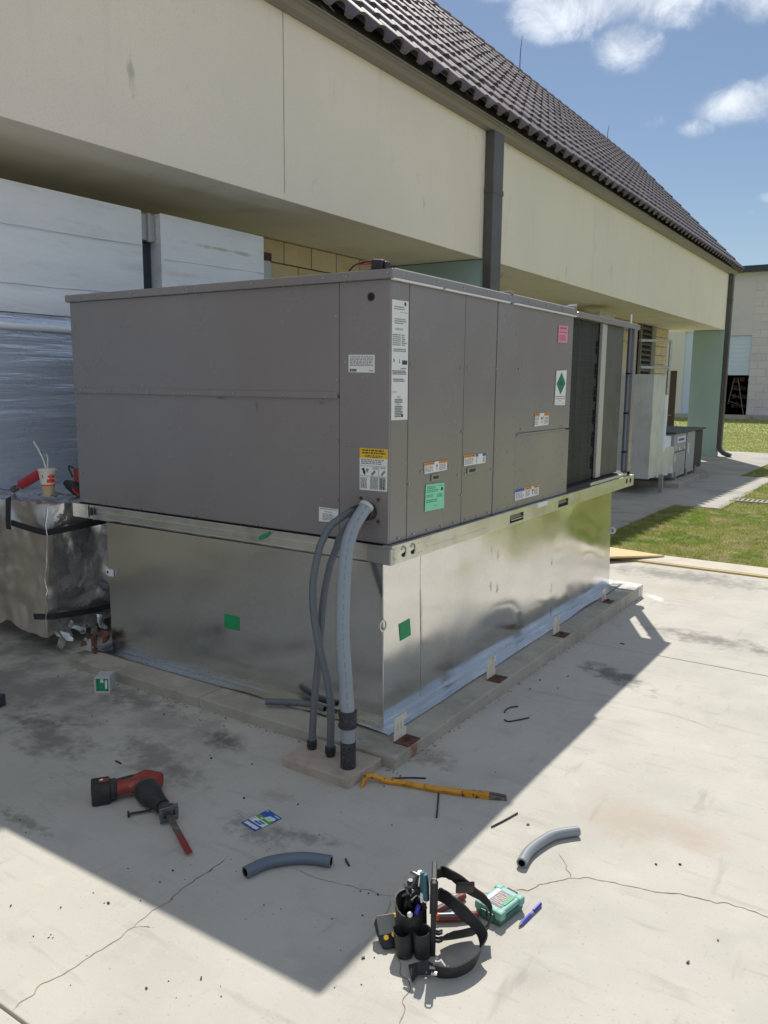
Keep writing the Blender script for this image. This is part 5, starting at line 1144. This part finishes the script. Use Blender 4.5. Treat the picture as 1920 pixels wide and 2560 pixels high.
# belt: ribbon loops in world space
def rp(px, py, h): return Zp(*kp(px, py), h)
belt1 = [rp(775, 275, HP * .80), rp(860, 255, HP * .80), rp(950, 275, .215), rp(1060, 360, .185), rp(1150, 440, .15), rp(1270, 520, .12), rp(1350, 630, .09), rp(1345, 760, .065), rp(1290, 845, .045), rp(1150, 870, .040), rp(1000, 900, .040), rp(870, 915, .05)]
m = MB(); P = spline(belt1, 6); sd = []
for i, p in enumerate(P):
    k = i / (len(P) - 1); sd.append((up * (1 - .3 * k) + vd * (.4 + .2 * k)).normalized())
m.ribbon(P, [.042 + (.03 if .78 < i / len(P) < .97 else 0) for i in range(len(P))], .004, sd); m.build('belt', M_webbing, pouch, smooth=40)
belt2 = [rp(775, 470, HP * .66), rp(860, 500, HP * .62), rp(980, 580, .155), rp(1090, 690, .125), rp(1200, 790, .095), rp(1270, 900, .065), rp(1265, 1030, .045), rp(1180, 1180, .030), rp(1020, 1280, .025), rp(860, 1290, .028), rp(760, 1255, .035)]
P = spline(belt2, 6); sd = []
for i, p in enumerate(P):
    k = i / (len(P) - 1); sd.append((up * (1 - abs(k - .45) * .5) + vd * (.35) + rt * (.9 * math.exp(-((k - .42) / .16) ** 2))).normalized())
m = MB(); m.ribbon(P, [.060 - .022 * math.exp(-((i / len(P) - .45) / .2) ** 2) for i in range(len(P))], .004, sd); m.build('belt', M_webbing, pouch, smooth=40)
m = MB(); q = rp(1090, 410, .17); m.obox(q, rt * .028 - vd * .004, (up * .9 + vd * .5).normalized() * .026, vd.cross(rt) * .006); m.build('buckle', M_blackp, pouch, bevel=.003)
m = MB(); q = rp(640, 1260, .02); m.prism([rp(500, 1225, .012), rp(540, 1410, .008), rp(600, 1320, .012), rp(720, 1320, .016), rp(760, 1290, .016), rp(760, 1215, .03), rp(700, 1175, .036), rp(600, 1200, .03)], (0, 0, .006)); m.build('belt_tongue', M_webbing, pouch, bevel=.002)
m = MB()
for a, b in ((750, 1235), (768, 1300)): q = rp(a, b, .045); m.obox(q, rt * .008, vd * .003, up * .004)
m.build('belt_studs', M_chrome, pouch)
m = MB()
for s_ in (860, 885, 930, 965): m.tube([rp(780, s_, .05), rp(815, s_ + 8, .052), rp(850, s_ - 5, .05)], .004, 6)
m.build('buckle_prongs', M_blackp, pouch)
# multimeter leaning on the pouch
mm0 = thing('multimeter', tuple(Gp(*kp(330, 1070))), 'yellow and black multimeter leaning against the left side of the pouch', 'multimeter')
B_ = Gp(*kp(320, 1050)) + up * .004; T_ = Yp(*kp(265, 720), B_.y + .045); ax = (T_ - B_); ln = ax.length; ax.normalize(); sx = (rt * .95 - vd * .25); sx = (sx - ax * sx.dot(ax)).normalized(); nx_ = ax.cross(sx)
if nx_.dot(vd) < 0: nx_ = -nx_
m = MB(); m.loft([[B_ + ax * (ln * k) + sx * (w * a_) + nx_ * (h * b_) for a_, b_ in ((-1, -1), (1, -1), (1, 1), (-1, 1))] for k, w, h in ((0, .022, .012), (.25, .028, .016), (.6, .034, .018), (.92, .036, .018), (1, .030, .014))]); m.build('body', M_blackp, mm0, bevel=.006, smooth=40)
m = MB(); m.obox(B_ + ax * (ln * .99) - nx_ * .002 + sx * .008, sx * .024, nx_ * .019, ax * .006); m.obox(B_ + ax * (ln * .72) + sx * .037, sx * .005, nx_ * .019, ax * .045); m.build('yellow_guard', M_mult, mm0, bevel=.004)
m = MB(); m.obox(B_ + ax * (ln * .72) + nx_ * .018 - sx * .004, sx * .027, ax * .027, nx_ * .0015); m.build('screen', M_screen, mm0, bevel=.001)
for a_, b_ in ((-.012, .30), (.013, .36)): m = MB(); q = B_ + ax * (ln * b_) + sx * a_ + nx_ * .0165; m.cyl(q, q + nx_ * .004, .0075, 10); m.build('button', M_mult, mm0)
# pliers with red handles
pl_ = thing('red_pliers', tuple(Gp(*kp(900, 720))), 'open pliers with red and grey handles lying behind the belt loop', 'pliers')
m = MB(); m.tube(spline([rp(785, 722, .014), rp(900, 718, .014), rp(1050, 712, .014), rp(1225, 690, .013)], 4), [.011] + [.0125] * 11 + [.009], 9); m.build('handle', M_redh, pl_, smooth=50)
m = MB(); m.tube([rp(782, 712, .018), rp(815, 711, .018)], .0128, 9); m.build('handle_collar', M_orange_t, pl_, smooth=50); m = MB(); m.tube([rp(820, 700, .022), rp(1000, 695, .022), rp(1200, 672, .018)], [.008, .008, .005], 8); m.build('handle_inlay', M_steel, pl_, smooth=50)
m = MB(); m.tube(spline([rp(785, 655, .012), rp(900, 590, .012), rp(1000, 530, .012), rp(1088, 492, .012)], 4), [.009] + [.0115] * 11 + [.009], 9); m.build('handle', M_redh, pl_, smooth=50)
m = MB(); m.tube([rp(790, 640, .020), rp(930, 565, .020), rp(1060, 480, .019)], [.006, .006, .004], 7); m.build('handle_inlay', M_steel, pl_, smooth=50)
# bit case
cs = thing('bit_case', tuple(Gp(1250, 2270)), 'green plastic driver bit case with clear lid on the sunlit concrete', 'case')
h = .045; Ls, Bk, Rs, Fr = Zp(1190, 2253, h), Zp(1246, 2210, h), Zp(1313, 2240, h), Zp(1250, 2287, h)
cc = (Ls + Rs + Bk + Fr) / 4; ua = ((Rs - Fr) + (Bk - Ls)) / 2; ub = ((Ls - Fr) + (Bk - Rs)) / 2; hu, hv = ua.length / 2, ub.length / 2; ua.normalize(); ub = (ub - ua * ub.dot(ua)).normalized()
cz = lambda z: Vector((cc.x, cc.y, z))
m = MB(); m.obox(cz(.0135), ua * hu, ub * hv, up * .0125); m.build('base', M_cased, cs, bevel=.007)
m = MB(); m.obox(cz(.0365), ua * hu * .98, ub * hv * .98, up * .0095)
for su in (-1, 1):
    for sv in (-1, 1): m.obox(cz(.034) + ua * (su * hu * .80) + ub * (sv * hv * .80), ua * .014, ub * .014, up * .014)
m.build('lid', M_case, cs, bevel=.006)
m = MB(); m.obox(cz(.0466), ua * hu * .60, ub * hv * .66, up * .0006); m.build('window', M_lens, cs)
m = MB(); rr = random.Random(5)
for i in range(7):
    for j in range(3): q = cz(.0476) + ua * (hu * (-.48 + i * .137)) + ub * (hv * (-.38 + j * .27)) + ua * rr.uniform(-.002, .002); m.obox(q, ua * .0021, ub * .0075, up * .0006)
m.build('bits', M_bits, cs)
m = MB(); m.obox(cz(.0477) + ub * hv * .56, ua * hu * .58, ub * .006, up * .0006); m.build('glare_strip', M_white, cs); m = MB(); m.obox(cz(.0477) - ub * hv * .56 + ua * hu * .1, ua * hu * .42, ub * .007, up * .0006); m.build('logo_patch', M_tape, cs)
m = MB(); m.obox(cz(.024) + ua * (hu + .003), ua * .005, ub * hv * .42, up * .019); m.build('latch', M_rubber, cs, bevel=.003); m = MB(); m.obox(cz(.024) - ua * (hu + .002) + ub * hv * .3, ua * .004, ub * .010, up * .012); m.obox(cz(.024) - ua * (hu + .002) - ub * hv * .3, ua * .004, ub * .010, up * .012); m.build('hinge', M_cased, cs)
# pen
a, b = Zp(1297, 2316, .006), Zp(1353, 2259, .007); d = (b - a).normalized(); Lp = (b - a).length
pen = thing('ballpoint_pen', tuple(Gp(1325, 2290)), 'blue ballpoint pen lying beside the green case', 'pen')
m = MB(); m.cyl(a, a + d * (Lp * .10), .0015, 10, 0, .005); m.build('tip', M_steel, pen, smooth=40); m = MB(); m.cyl(a + d * (Lp * .10), a + d * (Lp * .62), .0055, 12); m.build('barrel', M_penc, pen, smooth=40)
m = MB(); m.cyl(a + d * (Lp * .12), a + d * (Lp * .5), .0058, 12); m.build('grip', M_penb, pen, smooth=40); m = MB(); m.cyl(a + d * (Lp * .66), a + d * (Lp * .95), .006, 12); m.cyl(a + d * (Lp * .95), b, .0035, 10); m.obox(a + d * (Lp * .80) + up * .0075, d * (Lp * .17), d.cross(up) * .0028, up * .0012); m.build('cap_and_clip', M_penb, pen, smooth=40)
# scraps of black wire
k5 = lambda a, b: (1100 + a * .3617, 1200 + b * .3617)
for pts, lab in (([k5(*p) for p in ((540, 1565), (490, 1570), (455, 1588), (445, 1606))], 'curled black wire scrap, the upper of two by the pad'),
                 ([k5(*p) for p in ((445, 1655), (470, 1668), (520, 1662), (615, 1643))], 'hooked black wire scrap, the lower of two by the pad'),
                 ([k2(365, 190), k2(550, 183), k2(725, 188)], 'straight black wire scrap behind the yellow crowbar'), ([k2(856, 348), k2(850, 450), k2(835, 596)], 'straight black wire scrap pointing away from the middle of the crowbar'),
                 ([k2(1405, 692), k2(1530, 630), k2(1675, 548)], 'black wire scrap lying across the shadow edge'), ([(864, 2147), (868, 2156), (873, 2164)], 'short black scrap right of the blue grey offcut'),
                 ([k5(1245, 1128), k5(1275, 1134)], 'tiny black scrap in the shade by the slab joint'), ([(289, 1902), (296, 1905), (302, 1909)], 'tiny black scrap above the red saw')):
    P = spline([Gp(a, b, .004) for a, b in pts], 5); m = MB(); m.tube(P, .0036, 6); m.build('wire_scrap', M_blackp, smooth=60, label=lab, cat='wire scrap', group='black wire scraps on the concrete')
m = MB(); rr = random.Random(21)
spots = [(610, 1995), (630, 1910), (528, 1895), (745, 2010), (862, 1838), (432, 2176), (400, 2205), (27, 2264), (152, 2268), (271, 2257), (503, 2445), (366, 2470), (906, 2288), (945, 2236), (908, 2394), (1320, 2061), (1113, 1806), (1395, 1720), (1000, 1940), (960, 1965), (1400, 1605), (1350, 1700), (1420, 1690), (1210, 1760), (1325, 1722), (230, 1790), (410, 1785), (560, 1815), (500, 1800), (145, 1690), (1795, 2350), (1720, 2405), (1640, 2160), (1700, 2160)]
for a, b in spots:
    p = Gp(a, b, .003); q = rr.uniform(0, 6.28); s = rr.uniform(.002, .0055); m.obox(p, Vector((math.cos(q), math.sin(q), 0)) * s, Vector((-math.sin(q), math.cos(q), .2)) * s * .5, (0, 0, .002))
for i in range(60):
    p = Gp(rr.uniform(40, 1300), rr.uniform(1660, 2500), .001)
    if p.x > .26 or p.y < -.32: q = rr.uniform(0, 6.28); s = rr.uniform(.001, .003); m.obox(p, Vector((math.cos(q), math.sin(q), 0)) * s, Vector((-math.sin(q), math.cos(q), .2)) * s * .6, (0, 0, .001))
m.build('debris', M_printk, kind='stuff', label='dark crumbs of debris scattered on the concrete')
m = MB()
for i in range(220):
    e = rr.random()
    p = Vector((rr.uniform(-2.0, .3), -.311 - abs(rr.gauss(0, .014)), .003)) if e < .45 else Vector((.249 + abs(rr.gauss(0, .014)), rr.uniform(-.3, 3.4), 0))
    p.z = gz(p.y) + .002; s = rr.uniform(.0008, .0026); m.obox(p, (s, s * .4, 0), (-s * .3, s * .8, 0), (0, 0, s * .6))
m.build('pad_edge_grit', M_soil, kind='stuff', label='brown grit collected along the foot of the pad')

# ================================================================== far equipment along the wall
f2 = thing('insulated_duct', (-2.1, 9.4, 0), 'grey foil insulated duct standing beyond the unit', 'duct')
cyy = Xp(1641, 937, -1.30).y; y2 = Xp(1672, 930, -1.30).y; z1 = Xp(1641, 937, -1.30).z
m = MB(); vs, fs = crumple_box(-3.0, -1.33, cyy, y2, .26, z1, 18, .02, 3); m.add(vs, fs); m.build('wrap', M_foilg, f2, smooth=35)
m = MB(); vs, fs = crumple_box(-2.0, -1.36, y2 - .1, 10.9, .22, .66, 12, .03, 4); m.add(vs, fs); m.build('branch_wrap', M_foilg, f2, smooth=35)
m = MB(); vs, fs = crumple_box(-1.9, -1.40, y2 + .05, 10.75, .60, .84, 8, .03, 5); m.add(vs, fs); m.build('foil_cap', M_wrap, f2, smooth=35)
lp = Zp(1650, 1234, 0)
m = MB(); m.box(lp.x - .03, lp.x + .03, lp.y - .03, lp.y + .03, -.06, .30); m.build('leg', M_rail_dk, f2); m = MB(); m.box(lp.x - .08, lp.x + .08, lp.y - .08, lp.y + .08, -.05, -.02); m.build('foot', M_rail_dk, f2)
m = MB(); p_ = Xp(1676, 985, -1.30); m.box(-1.42, -1.30, y2 + .0, y2 + .06, .62, z1 - .3); m.build('bracket_strip', M_wrap, f2)
ac = thing('small_ac_unit', (-1.9, 11.9, .1), 'small grey packaged air conditioner on concrete sleepers by the far column', 'air conditioner')
ya, yb2 = 10.78, 12.95; za, zb_ = .13, .86
m = MB(); m.box(-2.4, -1.36, ya, 12.25, za, zb_); m.build('cabinet', M_acgrey, ac, bevel=.01)
m = MB(); m.box(-2.4, -1.38, 12.26, yb2, za + .03, zb_ - .02); m.build('coil', M_coil_dk, ac)
m = MB(); m.box(-2.45, -1.33, ya - .03, yb2 + .03, zb_, zb_ + .03); m.build('top', M_farfascia, ac, bevel=.005)
m = MB(); m.box(-1.36, -1.352, ya + .05, 11.55, za + .42, za + .43); m.box(-1.36, -1.352, 11.60, 11.61, za, zb_); m.build('panel_seams', M_unit_in, ac)
m = MB(); m.box(-1.36, -1.35, 10.95, 11.5, .70, .81); m.build('nameplate', M_white, ac); m = MB(); m.box(-1.35, -1.348, 11.02, 11.40, .735, .775); m.build('nameplate_print', M_blue, ac)
m = MB()
for y_, z_ in ((11.1, .60), (11.45, .61)): m.cyl((-1.36, y_, z_), (-1.345, y_, z_), .03, 8)
m.box(-1.36, -1.345, 11.72, 11.78, .48, .66); m.build('stickers', M_white, ac)
for y_ in (10.85, 11.6, 12.3): 
    m = MB(); m.box(-2.4, -1.34, y_, y_ + .10, .09, .13); m.box(-1.36, -1.33, y_ + .02, y_ + .06, .09, .22); m.build('support_rail', M_rail_dk, ac)
sleepers = []
for i, (a, b) in enumerate(((10.45, 11.2), (11.22, 11.95), (11.97, 12.9))):
    m = MB(); m.box(-2.6, -1.16 - .03 * i, a, b, -.1, .088); sleepers.append(m.build('concrete_sleeper', M_pad, bevel=.01, label=('nearest', 'middle', 'farthest')[i] + ' low concrete block under the small air conditioner', cat='concrete block', group='blocks under the small unit'))

scale_about_cam([f2, ac] + sleepers, 1.09)  # duct, small unit and sleepers pushed back by scaling about the camera

# ================================================================== far building
fb = thing('block_building', (-4, 54, -.3), 'pinkish block building with white roller doors across the lawn', 'building')
FYB = 50.5; FB2 = 66
zr0, zr1, zled = Yp(1850, 682, 50.5).z, Yp(1850, 667, 50.5).z, Yp(1850, 1037, 50.5).z
xo0, xo1 = Yp(1812, 1000, FYB).x, Yp(1870, 1000, FYB).x; zt = Yp(1876, 838, FYB).z; zm = Yp(1873, 938, FYB).z; zl = Yp(1868, 1036, FYB).z
xl0, xl1 = Yp(1708, 930, FYB).x, Yp(1760, 930, FYB).x; xr = Yp(1877, 880, FYB).x
m = MB()
m.box(xr, 50, FYB, FB2, -.8, zr0); m.box(xo0 - .3, xr, FYB, FB2, zt, zr0); m.box(xl1 + .2, xo0 - .3, FYB, FB2, -.8, zr0)
m.build('wall', M_farblock, fb)
m = MB(); m.box(-46, xl0, FYB + .01, FB2, zled, zr0); m.box(xl0, xl1 + .2, FYB + .02, FB2, 5.0, zr0); m.build('cream_wall', M_farcream, fb)
m = MB(); m.box(-46.2, 50.2, FYB - .35, FB2, zr0, zr1); m.build('roof_fascia', M_farfascia, fb)
m = MB(); m.box(xo0 - .3, xr, FYB + .12, FYB + .2, zm, zt)
for i in range(9): z_ = zm + i * (zt - zm) / 9; m.box(xo0 - .3, xr, FYB + .10, FYB + .12, z_ + .02, z_ + (zt - zm) / 9 - .02)
m.build('roller_door', M_roll, fb, label='half open white roller door')
m = MB(); m.box(xl0, xl1 + .2, FYB + .10, FYB + .2, zled, 5.0); m.build('roller_door', M_roll, fb, label='closed white roller door')
m = MB(); m.box(xo0 - .3, xr, 60, 60.2, -.3, 5); m.box(xo0 - .35, xo0 - .3, FYB + .2, 60, -.3, 5); m.box(xr, xr + .05, FYB + .25, 60, -.3, 5); m.build('dark_interior', M_unit_in, fb)
rr = random.Random(31)
for k in range(4):
    z_ = zled + .35 + k * .55; m = MB(); m.box(xo0 - .2, xr - .1, 53.2, 53.7, z_, z_ + .05); m.build('shelf', M_rust, fb)
    x = xo0 - .1
    while x < xr - .4:
        w_ = rr.uniform(.18, .45); m = MB(); m.box(x, x + w_, 53.25, 53.6, z_ + .055, z_ + rr.uniform(.2, .45)); m.build('stored_box', rr.choice((M_farfascia, M_door, M_redcan, M_gutter, M_blackp)), fb); x += w_ + rr.uniform(.02, .2)
m = MB(); m.box(xl0 - 20, 50, FYB - 1.0, FYB, -.8, zled); m.build('loading_ledge', M_walk, fb)
# individual blocks of the facing wall as far as they can be told apart
fc = {}
z_ = zled + .02; row = 0
while z_ + .46 < zr0:
    x = xr + (.0 if row % 2 else -.45) + .01
    while x < xr + 3.6:
        x0 = max(x, xr + .01); key = round(x + .88 - x0, 3)
        if key not in fc:
            mm = MB(); mm.box(0, key, FYB - .02, FYB + .02, 0, .445); o = mm.build('block', M_farblock, fb, bevel=.012); fc[key] = o.data
        else: o = bpy.data.objects.new('block', fc[key]); COL.objects.link(o); o.parent = fb
        o.location = Vector((x0, noise.noise(Vector((x, z_, 0))) * .008, z_)); x += .9
    z_ += .46; row += 1
ld = thing('step_ladder', (xo0 + .8, FYB - .2, zled), 'thin brown step ladder standing in the far doorway', 'ladder')
for a, b, c_, d_ in ((1845, 945, 1858, 1036), (1836, 945, 1820, 1010)): m = MB(); m.cyl(Yp(a, b, FYB - .1), Yp(c_, d_, FYB - .1), .03, 6); m.build('rail', M_worn, ld)
for k in range(4): m = MB(); m.cyl(Yp(1846 + k * 3, 955 + k * 20, FYB - .08), Yp(1834 - k * 3.5, 955 + k * 16, FYB - .08), .018, 6); m.build('rung', M_worn, ld)
